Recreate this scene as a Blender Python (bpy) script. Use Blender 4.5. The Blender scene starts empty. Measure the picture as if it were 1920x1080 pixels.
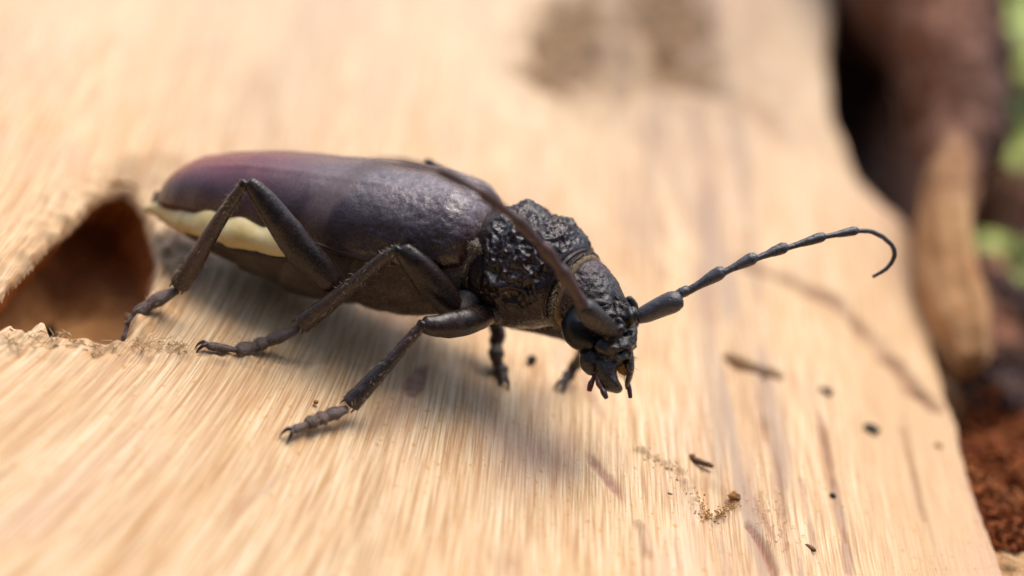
import bpy, math, random
import numpy as np
from mathutils import Matrix, Vector

# ------------------------------------------------------------------ camera, sky, sun, exposure
# One Blender unit is one centimetre; the wood under the beetle lies near z = 0.
SC = bpy.context.scene
P_, T_, D_, F_ = math.radians(30), math.radians(15), 17.0, 3850.0
def _rot(v):
    x, y, z = v
    return np.array([x*math.cos(T_)-z*math.sin(T_), y, x*math.sin(T_)+z*math.cos(T_)])
CAM = _rot((0, -D_*math.cos(P_), D_*math.sin(P_)))
CW = _rot((0, math.cos(P_), -math.sin(P_)))      # view direction
CU = _rot((0, math.sin(P_), math.cos(P_)))       # camera up
CR = _rot((1, 0, 0))                             # camera right
cam_d = bpy.data.cameras.new('camera')
cam = bpy.data.objects.new('camera', cam_d)
SC.collection.objects.link(cam)
cam.matrix_world = Matrix(((CR[0], CU[0], -CW[0], CAM[0]), (CR[1], CU[1], -CW[1], CAM[1]), (CR[2], CU[2], -CW[2], CAM[2]), (0, 0, 0, 1)))
cam_d.sensor_width = 36.0
cam_d.lens = 36.0*F_/1920.0
cam_d.clip_start = 0.05
cam_d.clip_end = 20000.0
cam_d.dof.use_dof = True
cam_d.dof.focus_distance = 14.88
cam_d.dof.aperture_fstop = cam_d.lens*0.001/0.68
SC.camera = cam

SUN_DIR = Vector((0.12, 0.40, 0.95)).normalized()   # towards the sun
world = bpy.data.worlds.new('World'); SC.world = world; world.use_nodes = True
wn = world.node_tree; wn.nodes.clear()
sky = wn.nodes.new('ShaderNodeTexSky'); sky.sky_type = 'NISHITA'; sky.sun_disc = False
sky.sun_elevation = math.asin(SUN_DIR.z); sky.sun_rotation = math.atan2(SUN_DIR.x, SUN_DIR.y)
sky.dust_density = 3.0; sky.air_density = 1.0
bg = wn.nodes.new('ShaderNodeBackground'); bg.inputs[1].default_value = 0.15
wo = wn.nodes.new('ShaderNodeOutputWorld')
wn.links.new(sky.outputs[0], bg.inputs[0]); wn.links.new(bg.outputs[0], wo.inputs[0])
sl = bpy.data.lights.new('sun', 'SUN'); sl.energy = 1.5; sl.angle = math.radians(45); sl.color = (1.0, 0.94, 0.84)
so = bpy.data.objects.new('sun', sl); SC.collection.objects.link(so)
so.rotation_euler = SUN_DIR.to_track_quat('Z', 'Y').to_euler(); so.location = (5, 9, 30)
SC.view_settings.view_transform = 'Standard'; SC.view_settings.look = 'None'
SC.view_settings.gamma = 1.0; SC.view_settings.exposure = 0.72
SC.render.engine = 'CYCLES'
SC.cycles.use_denoising = True
SC.cycles.max_bounces = 8

rng = np.random.default_rng(7); random.seed(7)

# ------------------------------------------------------------------ maths helpers
def A(*v): return np.array(v, float)
def unit(v): v = np.asarray(v, float); return v/np.linalg.norm(v)
def ray(px, py): return CW + CR*((px-960)/F_) - CU*((py-540)/F_)
def pt(px, py, d): return CAM + ray(px, py)*d
def proj(V):
    q = V-CAM; d = np.maximum(q@CW, 1.0)
    return 960+F_*(q@CR)/d, 540-F_*(q@CU)/d, d
def sstep(a, b, x):
    t = np.clip((x-a)/(b-a), 0, 1); return t*t*(3-2*t)
PERM = rng.permutation(256); PERM = np.concatenate([PERM, PERM, PERM])
GR3 = rng.normal(size=(256, 3)); GR3 /= np.linalg.norm(GR3, axis=1)[:, None]
def pn(X, Y, Z=0.0):
    X, Y, Z = np.broadcast_arrays(np.asarray(X, float), np.asarray(Y, float), np.asarray(Z, float))
    xi, yi, zi = np.floor(X).astype(int), np.floor(Y).astype(int), np.floor(Z).astype(int)
    xf, yf, zf = X-xi, Y-yi, Z-zi
    f = lambda t: t*t*t*(t*(t*6-15)+10)
    u, v, w = f(xf), f(yf), f(zf)
    xi &= 255; yi &= 255; zi &= 255
    def g(a, b, c):
        h = PERM[PERM[PERM[(xi+a) & 255]+((yi+b) & 255)]+((zi+c) & 255)]
        G = GR3[h]
        return G[..., 0]*(xf-a)+G[..., 1]*(yf-b)+G[..., 2]*(zf-c)
    L = lambda a, b, t: a+t*(b-a)
    return 1.5*L(L(L(g(0,0,0), g(1,0,0), u), L(g(0,1,0), g(1,1,0), u), v), L(L(g(0,0,1), g(1,0,1), u), L(g(0,1,1), g(1,1,1), u), v), w)
def pn3(P, s, o=0.0): return pn(P[..., 0]*s+o, P[..., 1]*s+o*1.7, P[..., 2]*s-o)
def worley(P, pts):
    """F1 and F2 distances from points P (N,3) to the scattered points"""
    f1 = np.full(len(P), 1e9); f2 = f1.copy()
    for q in pts:
        d = ((P-q)**2).sum(1)
        m = d < f1
        f2 = np.where(m, f1, np.minimum(f2, d)); f1 = np.where(m, d, f1)
    return np.sqrt(f1), np.sqrt(f2)
def catmull(pts, m):
    pts = np.asarray(pts, float); n = len(pts)
    if n == 2:
        t = np.linspace(0, 1, m+1)[:, None]; return pts[0]*(1-t)+pts[1]*t
    E_ = np.vstack([2*pts[0]-pts[1], pts, 2*pts[-1]-pts[-2]]); out = []
    for i in range(n-1):
        p0, p1, p2, p3 = E_[i:i+4]
        for k in range(m):
            t = k/m
            out.append(0.5*((2*p1)+(-p0+p2)*t+(2*p0-5*p1+4*p2-p3)*t*t+(-p0+3*p1-3*p2+p3)*t**3))
    out.append(pts[-1]); return np.array(out)

# ------------------------------------------------------------------ object helpers
COL = SC.collection
def mk(name, V, Fc, mat, parent=None, smooth=True, attrs=None):
    V = np.asarray(V, float).reshape(-1, 3)
    o_ = np.array(parent['_o']) if parent is not None and '_o' in parent else np.zeros(3)
    me = bpy.data.meshes.new(name)
    if isinstance(Fc, np.ndarray) and Fc.ndim == 2 and Fc.shape[1] == 4:
        n = len(Fc)
        me.vertices.add(len(V)); me.vertices.foreach_set('co', (V-o_).ravel())
        me.loops.add(n*4); me.loops.foreach_set('vertex_index', Fc.ravel().astype(np.int32))
        me.polygons.add(n); me.polygons.foreach_set('loop_start', np.arange(0, n*4, 4, dtype=np.int32))
        me.update(calc_edges=True)
    else:
        me.from_pydata((V-o_).tolist(), [], [list(map(int, f)) for f in Fc])
    me.validate()
    if smooth: me.polygons.foreach_set('use_smooth', [True]*len(me.polygons))
    for k, val in (attrs or {}).items():
        val = np.asarray(val, np.float32)
        if val.ndim == 2:
            at = me.attributes.new(k, 'FLOAT_COLOR', 'POINT'); at.data.foreach_set('color', val.ravel())
        else:
            at = me.attributes.new(k, 'FLOAT', 'POINT'); at.data.foreach_set('value', val.ravel())
    if mat is not None: me.materials.append(mat)
    ob = bpy.data.objects.new(name, me); COL.objects.link(ob)
    if parent is not None:
        ob.parent = parent; ob['_o'] = [float(c) for c in o_]
    return ob
def empty(name, loc=(0, 0, 0), parent=None):
    e = bpy.data.objects.new(name, None); COL.objects.link(e); e.empty_display_size = 0.2
    if parent is not None:
        e.parent = parent; e['_o'] = list(parent['_o'])
    else:
        e.location = loc; e['_o'] = [float(c) for c in loc]
    return e
def tag(o, label=None, cat=None, group=None, kind=None):
    if label: o['label'] = label
    if cat: o['category'] = cat
    if group: o['group'] = group
    if kind: o['kind'] = kind
    return o
def grid_faces(r, n, wrap):
    i = np.arange(r-1)[:, None]; j = np.arange(n if wrap else n-1)[None, :]
    j2 = (j+1) % n
    return np.stack([i*n+j, i*n+j2, (i+1)*n+j2, (i+1)*n+j], -1).reshape(-1, 4)
def grid_normals(G, wrap):
    du = np.gradient(G, axis=0)
    dv = (np.roll(G, -1, 1)-np.roll(G, 1, 1)) if wrap else np.gradient(G, axis=1)
    N = np.cross(dv, du); N /= np.linalg.norm(N, axis=2, keepdims=True)+1e-9
    return N
def tube_grid(C, ra, rb, ref, n, sq=1.0):
    """rings round the centre line C; ra along the reference direction, rb across it"""
    C = np.asarray(C, float); r = len(C)
    T = np.gradient(C, axis=0); T /= np.linalg.norm(T, axis=1)[:, None]+1e-12
    ra = np.broadcast_to(ra, r); rb = np.broadcast_to(rb, r)
    th = np.linspace(0, 2*math.pi, n, endpoint=False)
    cs, sn = np.cos(th), np.sin(th)
    if sq != 1.0:
        cs = np.sign(cs)*np.abs(cs)**sq; sn = np.sign(sn)*np.abs(sn)**sq
    a = np.asarray(ref, float); G = np.zeros((r, n, 3))
    for i in range(r):
        a = a-T[i]*(a@T[i]); a = a/(np.linalg.norm(a)+1e-12); b = np.cross(T[i], a)
        G[i] = C[i]+ra[i]*cs[:, None]*a+rb[i]*sn[:, None]*b
    return G
def close_grid(G):
    """vertices and faces of a tube with both ends capped"""
    r, n = G.shape[:2]
    V = np.vstack([G.reshape(-1, 3), G[0].mean(0), G[-1].mean(0)])
    Fc = grid_faces(r, n, True).tolist()
    for j in range(n):
        Fc.append([r*n, (j+1) % n, j]); Fc.append([r*n+1, (r-1)*n+j, (r-1)*n+(j+1) % n])
    return V, Fc
def prof(rad, m, total):
    """radii at the resampled centre line (smooth)"""
    rad = np.asarray(rad, float); k = len(rad)
    return np.interp(np.linspace(0, k-1, total), np.arange(k), rad)
def px_tube(name, P, mat, parent, ref=None, n=16, m=8, flat=1.0, cap=0.5, noise=0.0, nscale=12.0, attrs=False):
    """P: (px, py, depth, radius in photo pixels); rounded ends"""
    C0 = [pt(*p[:3]) for p in P]; R0 = [p[3]*p[2]/F_ for p in P]
    return w_tube(name, C0, R0, mat, parent, ref, n, m, flat, cap, noise, nscale)
def w_tube(name, C0, R0, mat, parent, ref=None, n=16, m=8, flat=1.0, cap=0.5, noise=0.0, nscale=12.0):
    C = catmull(C0, m); R = catmull(np.asarray(R0, float)[:, None]*A(1, 0, 0), m)[:, 0]
    R = np.maximum(R, 0.002)
    d0 = unit(C[0]-C[1]); d1 = unit(C[-1]-C[-2])
    k = 5; a = np.linspace(0, math.pi/2, k+1)[1:]
    pre = [C[0]+d0*R[0]*cap*math.sin(x) for x in a][::-1]; prr = [max(R[0]*math.cos(x), 1e-3) for x in a][::-1]
    post = [C[-1]+d1*R[-1]*cap*math.sin(x) for x in a]; por = [max(R[-1]*math.cos(x), 1e-3) for x in a]
    C = np.vstack([pre, C, post]); R = np.concatenate([prr, R, por])
    if ref is None: ref = unit(np.cross(C[-1]-C[0], CW)+1e-6)
    G = tube_grid(C, R, R*flat, ref, n)
    if noise:
        N = grid_normals(G, True); G = G-N*(noise*pn3(G, nscale))[..., None]
    V, Fc = close_grid(G)
    return mk(name, V, Fc, mat, parent)
def pillow(name, poly, depth, thick, mat, parent, tilt=(0, 0), noise=0.0, back=1.0):
    """a rounded plate whose outline runs through the given points; thick in cm on each side"""
    pl = np.array(poly, float)
    C = catmull(np.vstack([pl, pl[:1]]), 4)[:-1]; c = C.mean(0); n = len(C)
    rows = []
    for s, h in ((0.0, 1.0), (0.3, 0.97), (0.6, 0.83), (0.82, 0.58), (0.95, 0.28), (1.0, 0.0), (0.95, -0.28*back), (0.82, -0.58*back), (0.6, -0.83*back), (0.3, -0.97*back), (0.0, -back)):
        s = max(s, 0.02)
        q = c+(C-c)*s
        rows.append([pt(x, y, depth+(x-c[0])*tilt[0]+(y-c[1])*tilt[1]-h*thick) for x, y in q])
    G = np.array(rows)
    if noise:
        N = grid_normals(G, True); G = G+N*(noise*pn3(G, 18.0))[..., None]
    V, Fc = close_grid(G)
    return mk(name, V, Fc, mat, parent)
def hairs(name, roots, normals, mat, parent, length, width=0.004, lean=(0, 0, 0), jit=0.35):
    n = len(roots)
    if not n: return None
    Nn = normals+np.asarray(lean)+rng.normal(0, jit, (n, 3)); Nn /= np.linalg.norm(Nn, axis=1)[:, None]
    side = np.cross(Nn, rng.normal(size=(n, 3))); side /= np.linalg.norm(side, axis=1)[:, None]
    L = length*rng.uniform(0.6, 1.2, n)[:, None]
    bend = np.asarray(lean)*0.4
    a = roots-side*width/2; b = roots+side*width/2
    m1 = roots+Nn*L*0.55; tip = roots+Nn*L+bend*L
    V = np.stack([a, b, m1+side*width*0.35, m1-side*width*0.35, tip], 1).reshape(-1, 3)
    Fc = []
    for i in range(n):
        k = i*5; Fc += [[k, k+1, k+2, k+3], [k+3, k+2, k+4]]
    return tag(mk(name, V, Fc, mat, parent, smooth=False), kind='stuff')

# ------------------------------------------------------------------ material helpers
class NT:
    def __init__(s, name):
        s.m = bpy.data.materials.new(name); s.m.use_nodes = True; s.t = s.m.node_tree
        s.t.nodes.clear(); s.out = s.t.nodes.new('ShaderNodeOutputMaterial')
        s.b = s.t.nodes.new('ShaderNodeBsdfPrincipled'); s.t.links.new(s.b.outputs[0], s.out.inputs[0])
    def n(s, typ, **kw):
        nd = s.t.nodes.new(typ)
        for k, v in kw.items(): setattr(nd, k, v)
        return nd
    def put(s, sock, v):
        if hasattr(v, 'is_output'): s.t.links.new(v, sock)
        elif isinstance(v, (tuple, list)) and len(v) == 3 and sock.type == 'RGBA': sock.default_value = (*v, 1)
        else: sock.default_value = v
    def set(s, **kw):
        for k, v in kw.items(): s.put(s.b.inputs[k.replace('_', ' ')], v)
    def attr(s, name, out='Fac'):
        nd = s.n('ShaderNodeAttribute'); nd.attribute_name = name; return nd.outputs[out]
    def math(s, op, a, b=0.0, clamp=False):
        nd = s.n('ShaderNodeMath', operation=op, use_clamp=clamp); s.put(nd.inputs[0], a); s.put(nd.inputs[1], b); return nd.outputs[0]
    def xyz(s, x, y, z=0.0):
        nd = s.n('ShaderNodeCombineXYZ'); s.put(nd.inputs[0], x); s.put(nd.inputs[1], y); s.put(nd.inputs[2], z); return nd.outputs[0]
    def obj(s): return s.n('ShaderNodeTexCoord').outputs['Object']
    def noise(s, vec, scale, detail=3.0, rough=0.55, dist=0.0):
        nd = s.n('ShaderNodeTexNoise'); s.put(nd.inputs['Vector'], vec); nd.inputs['Scale'].default_value = scale
        nd.inputs['Detail'].default_value = detail; nd.inputs['Roughness'].default_value = rough; nd.inputs['Distortion'].default_value = dist
        return nd.outputs[0]
    def voro(s, vec, scale, feature='F1', out='Distance'):
        nd = s.n('ShaderNodeTexVoronoi', feature=feature); s.put(nd.inputs['Vector'], vec); nd.inputs['Scale'].default_value = scale
        return nd.outputs[out]
    def ramp(s, fac, stops):
        nd = s.n('ShaderNodeValToRGB'); s.put(nd.inputs[0], fac); e = nd.color_ramp.elements
        while len(e) < len(stops): e.new(0.5)
        for i, (p, c) in enumerate(stops):
            e[i].position = p; e[i].color = (*c, 1) if len(c) == 3 else c
        return nd.outputs[0]
    def mix(s, fac, a, b, blend='MIX'):
        nd = s.n('ShaderNodeMix', data_type='RGBA', blend_type=blend)
        s.put(nd.inputs[0], fac); s.put(nd.inputs[6], a); s.put(nd.inputs[7], b); return nd.outputs[2]
    def range(s, v, a, b, c=0.0, d=1.0):
        nd = s.n('ShaderNodeMapRange'); s.put(nd.inputs[0], v)
        for i, q in enumerate((a, b, c, d)): nd.inputs[i+1].default_value = q
        return nd.outputs[0]
    def bump(s, h, strength, dist, normal=None):
        nd = s.n('ShaderNodeBump'); nd.inputs['Strength'].default_value = strength; nd.inputs['Distance'].default_value = dist
        s.put(nd.inputs['Height'], h)
        if normal is not None: s.put(nd.inputs['Normal'], normal)
        return nd.outputs[0]
def simple(name, col, rough=0.6, var=0.35, scale=8.0, bump=0.0, bscale=40.0, spec=0.5, coat=0.0, col2=None):
    t = NT(name); v = t.obj()
    c2 = col2 or tuple(c*(1-var) for c in col)
    t.set(Base_Color=t.mix(t.range(t.noise(v, scale, 4.0), 0.35, 0.65), col, c2), Roughness=rough, Specular_IOR_Level=spec, Coat_Weight=coat, Coat_Roughness=0.25)
    if bump: t.set(Normal=t.bump(t.noise(v, bscale, 4.0), bump, 0.02))
    return t.m

# ------------------------------------------------------------------ the shape of the wood
def base_z(x, y):
    x = np.asarray(x, float); y = np.asarray(y, float)
    t = np.maximum(0, y-0.5); far = np.where(t < 6, 0.034*t*t, 0.034*36+0.41*(t-6))
    n = np.maximum(0, -2.35-y); near = -0.10*n**1.35*sstep(0.6, -2.2, x)
    return far*np.clip(0.75+0.06*x, 0.5, 1.1)+near+0.05*pn(x*0.45, y*0.22, 3.3)
def surf(px, py, lift=0.0):
    d = ray(px, py); z = lift
    for _ in range(40):
        t = (z-CAM[2])/d[2]; p = CAM+d*t
        z = 0.5*z+0.5*(float(base_z(p[0], p[1]))+lift)
    return p
def depth_at(px, py, lift=0.0): return float((surf(px, py, lift)-CAM)@CW)
HOLE_PX = [(-120, 640), (-60, 590), (0, 540), (60, 478), (120, 415), (180, 358), (215, 340), (250, 346), (272, 378), (290, 415), (302, 450), (300, 490), (286, 545), (264, 590), (247, 622), (222, 650), (185, 648), (150, 637), (118, 640), (92, 628), (80, 606), (50, 628), (20, 606), (-20, 625), (-70, 655)]
HOLE = np.array([surf(*p)[:2] for p in HOLE_PX])
EDGE_PX = [(2080, 1500), (1945, 1250), (1872, 1080), (1830, 950), (1800, 830), (1770, 740), (1738, 640), (1716, 560), (1708, 480), (1696, 415), (1640, 372), (1590, 310), (1560, 230), (1546, 120), (1548, 0), (1560, -140)]
EDGE = np.array([surf(*p)[:2] for p in EDGE_PX])
EDGE = np.vstack([[EDGE[0]-6*unit(EDGE[1]-EDGE[0])], EDGE, [EDGE[-1]+A(1.0, 14)]])
EDGE = catmull(np.c_[EDGE, np.zeros(len(EDGE))], 4)[:, :2]
def seg_dist(X, Y, L, closed):
    best = np.full(X.shape, 1e9); side = np.zeros(X.shape)
    n = len(L)
    for i in range(n if closed else n-1):
        a, b = L[i], L[(i+1) % n]; e = b-a
        t = np.clip(((X-a[0])*e[0]+(Y-a[1])*e[1])/(e@e+1e-12), 0, 1)
        dx, dy = X-a[0]-t*e[0], Y-a[1]-t*e[1]; d = np.hypot(dx, dy)
        m = d < best; best = np.where(m, d, best)
        side = np.where(m, e[0]*dy-e[1]*dx, side)
    return best, side
def inside(X, Y, L):
    c = np.zeros(X.shape, bool); n = len(L)
    for i in range(n):
        a, b = L[i], L[(i+1) % n]
        k = ((a[1] > Y) != (b[1] > Y)) & (X < (b[0]-a[0])*(Y-a[1])/(b[1]-a[1]+1e-12)+a[0])
        c ^= k
    return c
# grain lines, traced once as seen, then carried by the wood as its own coordinate
def grain_field():
    lowx = A(-1500, -1050, -950, -650, -450, -300, -150, 0, 250, 650, 900, 1500); lows = A(1.5, 1.25, 1.1, .68, .47, .27, .08, .02, -.10, -.2, -.26, -.45)
    hix = A(-1500, -990, -750, -400, 0, 100, 500, 900); his = A(.8, .53, .35, .15, .02, -.03, -.2, -.35)
    c = np.arange(-2500, 4200, 40.0)
    Ys = np.arange(-1200, 2600, 20.0); X = np.zeros((len(Ys), len(c))); k0 = int((600+1200)/20)
    def s(X_, Y_):
        b = sstep(250, 700, np.float64(Y_)); return b*np.interp(X_-1050, lowx, lows)+(1-b)*np.interp(X_-1050, hix, his)
    X[k0] = c
    for k in range(k0+1, len(Ys)): X[k] = X[k-1]-20*s(X[k-1], Ys[k])
    for k in range(k0-1, -1, -1): X[k] = X[k+1]+20*s(X[k+1], Ys[k])
    return c, Ys, X
GC, GY, GX = grain_field()
def grain_u(V):
    X, Y, d = proj(V); X = np.clip(X, -2400, 4100)
    k = np.clip((Y+1200)/20, 0, len(GY)-1.001); i = k.astype(int); f = k-i
    out = np.zeros(len(V))
    order = np.argsort(i, kind='stable'); st = np.searchsorted(i[order], np.arange(len(GY)+1))
    for r in range(len(GY)-1):
        sel = order[st[r]:st[r+1]]
        if len(sel):
            out[sel] = np.interp(X[sel], GX[r], GC)*(1-f[sel])+np.interp(X[sel], GX[r+1], GC)*f[sel]
    return out/250.0

# ------------------------------------------------------------------ wood material
def wood_material():
    t = NT('bare_wood')
    u, v = t.attr('gu'), t.attr('gv'); st = t.attr('stain', 'Color'); hole = t.attr('hollow')
    sep = t.n('ShaderNodeSeparateColor'); t.put(sep.inputs[0], st); pink, grey, dark = sep.outputs[0], sep.outputs[1], sep.outputs[2]
    v1 = t.xyz(u, t.math('MULTIPLY', v, 0.055), 0.0)
    v2 = t.xyz(t.math('ADD', u, t.math('MULTIPLY', t.noise(t.xyz(u, v), 1.3, 2.0), 0.025)), t.math('MULTIPLY', v, 0.03), 4.0)
    broad = t.noise(v1, 2.2, 3.0, 0.55)
    mid = t.noise(v2, 9.0, 4.0, 0.6)
    fine = t.noise(v2, 34.0, 3.0, 0.65)
    col = t.ramp(broad, [(0.28, (0.64, 0.39, 0.18)), (0.45, (0.73, 0.485, 0.245)), (0.62, (0.77, 0.55, 0.31)), (0.8, (0.72, 0.455, 0.215))])
    col = t.mix(t.range(mid, 0.44, 0.7, 0.0, 0.6), col, (0.53, 0.275, 0.115))
    col = t.mix(t.range(mid, 0.45, 0.25, 0.0, 0.6), col, (0.82, 0.62, 0.40))
    col = t.mix(t.range(fine, 0.48, 0.66, 0.0, 0.8), col, (0.47, 0.235, 0.095))
    col = t.mix(t.range(fine, 0.46, 0.3, 0.0, 0.55), col, (0.86, 0.69, 0.48))
    vf = t.noise(t.xyz(u, t.math('MULTIPLY', v, 0.018), 6.0), 78.0, 2.0, 0.6)
    col = t.mix(t.range(vf, 0.5, 0.66, 0.0, 0.7), col, (0.40, 0.20, 0.075))
    col = t.mix(t.range(vf, 0.47, 0.33, 0.0, 0.5), col, (0.86, 0.72, 0.50))
    col = t.mix(t.range(v, 0.8, 4.5, 0.0, 0.5), col, (0.80, 0.62, 0.43))
    col = t.mix(t.math('MULTIPLY', t.range(u, 5.9, 6.6, 0.0, 0.75), t.range(v, 2.5, -0.5)), col, (0.58, 0.365, 0.18))
    blot = t.noise(t.xyz(u, t.math('MULTIPLY', v, 0.35), 9.0), 1.6, 4.0, 0.6)
    col = t.mix(t.range(blot, 0.52, 0.72, 0.0, 0.45), col, (0.60, 0.36, 0.25))
    speck = t.noise(t.xyz(u, t.math('MULTIPLY', v, 0.5), 2.0), 26.0, 2.0, 0.5)
    col = t.mix(t.range(speck, 0.63, 0.70, 0.0, 0.75), col, (0.55, 0.27, 0.07))
    col = t.mix(t.math('MULTIPLY', grey, t.range(mid, 0.25, 0.6, 0.45, 1.0)), col, (0.38, 0.26, 0.185))
    col = t.mix(t.math('MULTIPLY', pink, t.range(t.noise(t.xyz(u, v), 14.0, 3.0), 0.3, 0.6, 0.6, 1.0)), col, (0.36, 0.17, 0.11))
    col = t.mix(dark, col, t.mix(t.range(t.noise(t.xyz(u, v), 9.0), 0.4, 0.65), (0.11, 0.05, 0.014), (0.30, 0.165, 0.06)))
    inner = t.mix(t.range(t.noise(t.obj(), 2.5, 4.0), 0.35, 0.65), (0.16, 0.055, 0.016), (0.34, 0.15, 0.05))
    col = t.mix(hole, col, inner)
    h = t.math('ADD', t.math('SUBTRACT', t.math('MULTIPLY', mid, 0.7), t.math('MULTIPLY', vf, 0.6)), t.math('MULTIPLY', fine, 0.7))
    h = t.math('ADD', h, t.math('MULTIPLY', t.noise(t.xyz(u, t.math('MULTIPLY', v, 0.25), 7.0), 60.0, 2.0), 0.45))
    t.set(Base_Color=col, Roughness=0.62, Specular_IOR_Level=0.35, Normal=t.bump(h, 0.55, 0.03),
          Subsurface_Weight=0.0)
    return t.m
M_wood = wood_material()

# ------------------------------------------------------------------ the log: bare wood sheet with gallery hole, side and bark
log = empty('split_log', (0, 0, -4.0))
tag(log, 'pale barkless log with a dark gallery hole and crumbling bark along one side', 'log')
def cat(*a): return np.unique(np.round(np.concatenate(a), 5))
xs = cat(np.arange(-15, -6.4, 0.18), np.arange(-6.4, 7.0, 0.0165), np.arange(7.0, 11.5, 0.12))
ys = cat(np.arange(-12, -5.6, 0.2), np.arange(-5.6, -2.6, 0.04), np.arange(-2.6, 0.6, 0.022), np.arange(0.6, 7.5, 0.04), np.arange(7.5, 20, 0.2))
X, Y = np.meshgrid(xs, ys, indexing='xy'); X = X.copy(); Y = Y.copy()
Z = base_z(X, Y); V0 = np.stack([X, Y, Z], -1).reshape(-1, 3)
GU = grain_u(V0).reshape(X.shape); GV = Y.copy()
# fibres standing proud and grooves between them
amp = 0.6+0.5*sstep(-0.3, 0.5, pn(X*0.7, Y*0.5, 8.1))
fib = 0.022*pn(GU*4.2, GV*0.16, 1.0)+0.013*pn(GU*11, GV*0.28, 2.0)+0.007*pn(GU*24, GV*0.5, 5.0)
Z = Z+amp*fib
# coarse steps where layers of wood were torn away
stp = pn(GU*1.1+0.3, GV*0.12, 12.0); Z = Z+0.03*sstep(-0.05, 0.05, stp)-0.015
stain = np.zeros(X.shape+(4,)); stain[..., 3] = 1
PXX, PXY, _ = proj(np.stack([X, Y, Z], -1).reshape(-1, 3)); 
def blob(px, py, lx, ly, rot=0.0, soft=0.5, wob=0.35, seed=0.0, ref=None):
    """mask of an irregular patch on the wood centred where the given photo point lies; radii in cm across and along the grain"""
    c = surf(px, py); dx, dy = X-c[0], Y-c[1]
    cr, sr = math.cos(rot), math.sin(rot)
    a, b = (dx*cr+dy*sr)/lx, (-dx*sr+dy*cr)/ly
    r = np.hypot(a, b)+wob*pn(X*5+seed, Y*3, seed)
    return 1-sstep(1-soft, 1+soft*0.4, r)
def line_mask(pl, w, seed=0.0, wob=0.4):
    L = np.array([surf(*p)[:2] for p in pl]); L = catmull(np.c_[L, np.zeros(len(L))], 5)[:, :2]
    bx = (X > L[:, 0].min()-1) & (X < L[:, 0].max()+1) & (Y > L[:, 1].min()-1) & (Y < L[:, 1].max()+1)
    out = np.zeros(X.shape); d, s = seg_dist(X[bx], Y[bx], L, False)
    out[bx] = 1-sstep(0.25, 1.0, d/(w*(1+wob*pn(X[bx]*4+seed, Y[bx]*4, seed))))
    sd = np.zeros(X.shape); sd[bx] = np.sign(s)*np.minimum(d, 1)
    return out, sd
pink = stain[..., 0]; grey = stain[..., 1]; dark = stain[..., 2]
def addm(ch, m, k=1.0): np.maximum(ch, m*k, out=ch)
m = blob(778, 722, 0.075, 0.26, -0.15, 0.35, 0.25, 1.0); addm(pink, m); Z -= 0.02*m
m = blob(1128, 888, 0.055, 0.34, 0.42, 0.5, 0.5, 2.0); addm(pink, m, 0.95); Z -= 0.015*m
addm(pink, blob(1110, 745, 0.05, 0.42, 0.25, 0.6, 0.5, 3.0), 0.55)
addm(pink, blob(945, 1055, 0.12, 0.25, 0.1, 0.9, 0.4, 4.0), 0.4)
addm(pink, blob(490, 920, 0.05, 0.35, -0.5, 0.9, 0.4, 4.5), 0.35)
# weathered grey strip along the grain
gs = sstep(5.15, 5.32, GU)*(1-sstep(5.70, 5.85, GU)); gs *= 0.15+0.85*sstep(-0.3, 0.4, pn(GU*6, GV*0.5, 21)+0.5*pn(GU*16, GV*0.8, 23)); addm(grey, gs*sstep(9, 3, Y), 0.9)
gs2 = sstep(4.55, 4.75, GU)*(1-sstep(5.05, 5.2, GU))*sstep(0, 2.5, Y)*(0.15+0.85*sstep(-0.3, 0.5, pn(GU*5, GV*0.5, 22))); addm(grey, gs2, 0.7)
gl = sstep(0.2, 0.6, pn(GU*0.9, GV*0.25, 31.0))*sstep(-1.0, -2.5, X); addm(grey, gl, 0.35)
# slit, cracks and the torn step running to the edge
m, _ = line_mask([(1375, 672), (1400, 688), (1425, 697), (1452, 704)], 0.085, 5.0); addm(dark, m, 0.9); Z -= 0.22*m
m, _ = line_mask([(1432, 700), (1428, 760), (1436, 830)], 0.03, 6.0); addm(grey, m, 0.9); Z -= 0.04*m
m, _ = line_mask([(1520, 740), (1548, 830), (1562, 930), (1582, 1010)], 0.03, 6.5, 0.9); m = m*sstep(-0.3, 0.4, pn(X*4, Y*2, 52)); addm(grey, m, 0.7); addm(pink, m, 0.3); Z -= 0.04*m
m, sd = line_mask([(1405, 500), (1480, 525), (1560, 560), (1605, 600), (1660, 660), (1745, 765)], 0.13, 7.0, 0.9); m = m*(0.55+0.45*sstep(-0.4, 0.3, pn(X*2.5, Y*2.5, 51))); addm(pink, m, 0.7); addm(dark, m, 0.45); Z -= 0.08*m
addm(pink, blob(1555, 548, 0.22, 0.10, -0.2, 0.8, 0.4, 7.5), 0.55)
m, _ = line_mask([(1405, 985), (1425, 1010), (1440, 1040), (1452, 1075)], 0.045, 8.0); addm(pink, m, 0.9); Z -= 0.05*m
m, _ = line_mask([(1195, 985), (1205, 1000), (1212, 1045)], 0.05, 8.2); Z += 0.04*m; addm(pink, m, 0.3)
m, _ = line_mask([(1415, 930), (1440, 990), (1450, 1010)], 0.02, 8.4); addm(pink, m, 0.7)
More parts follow.
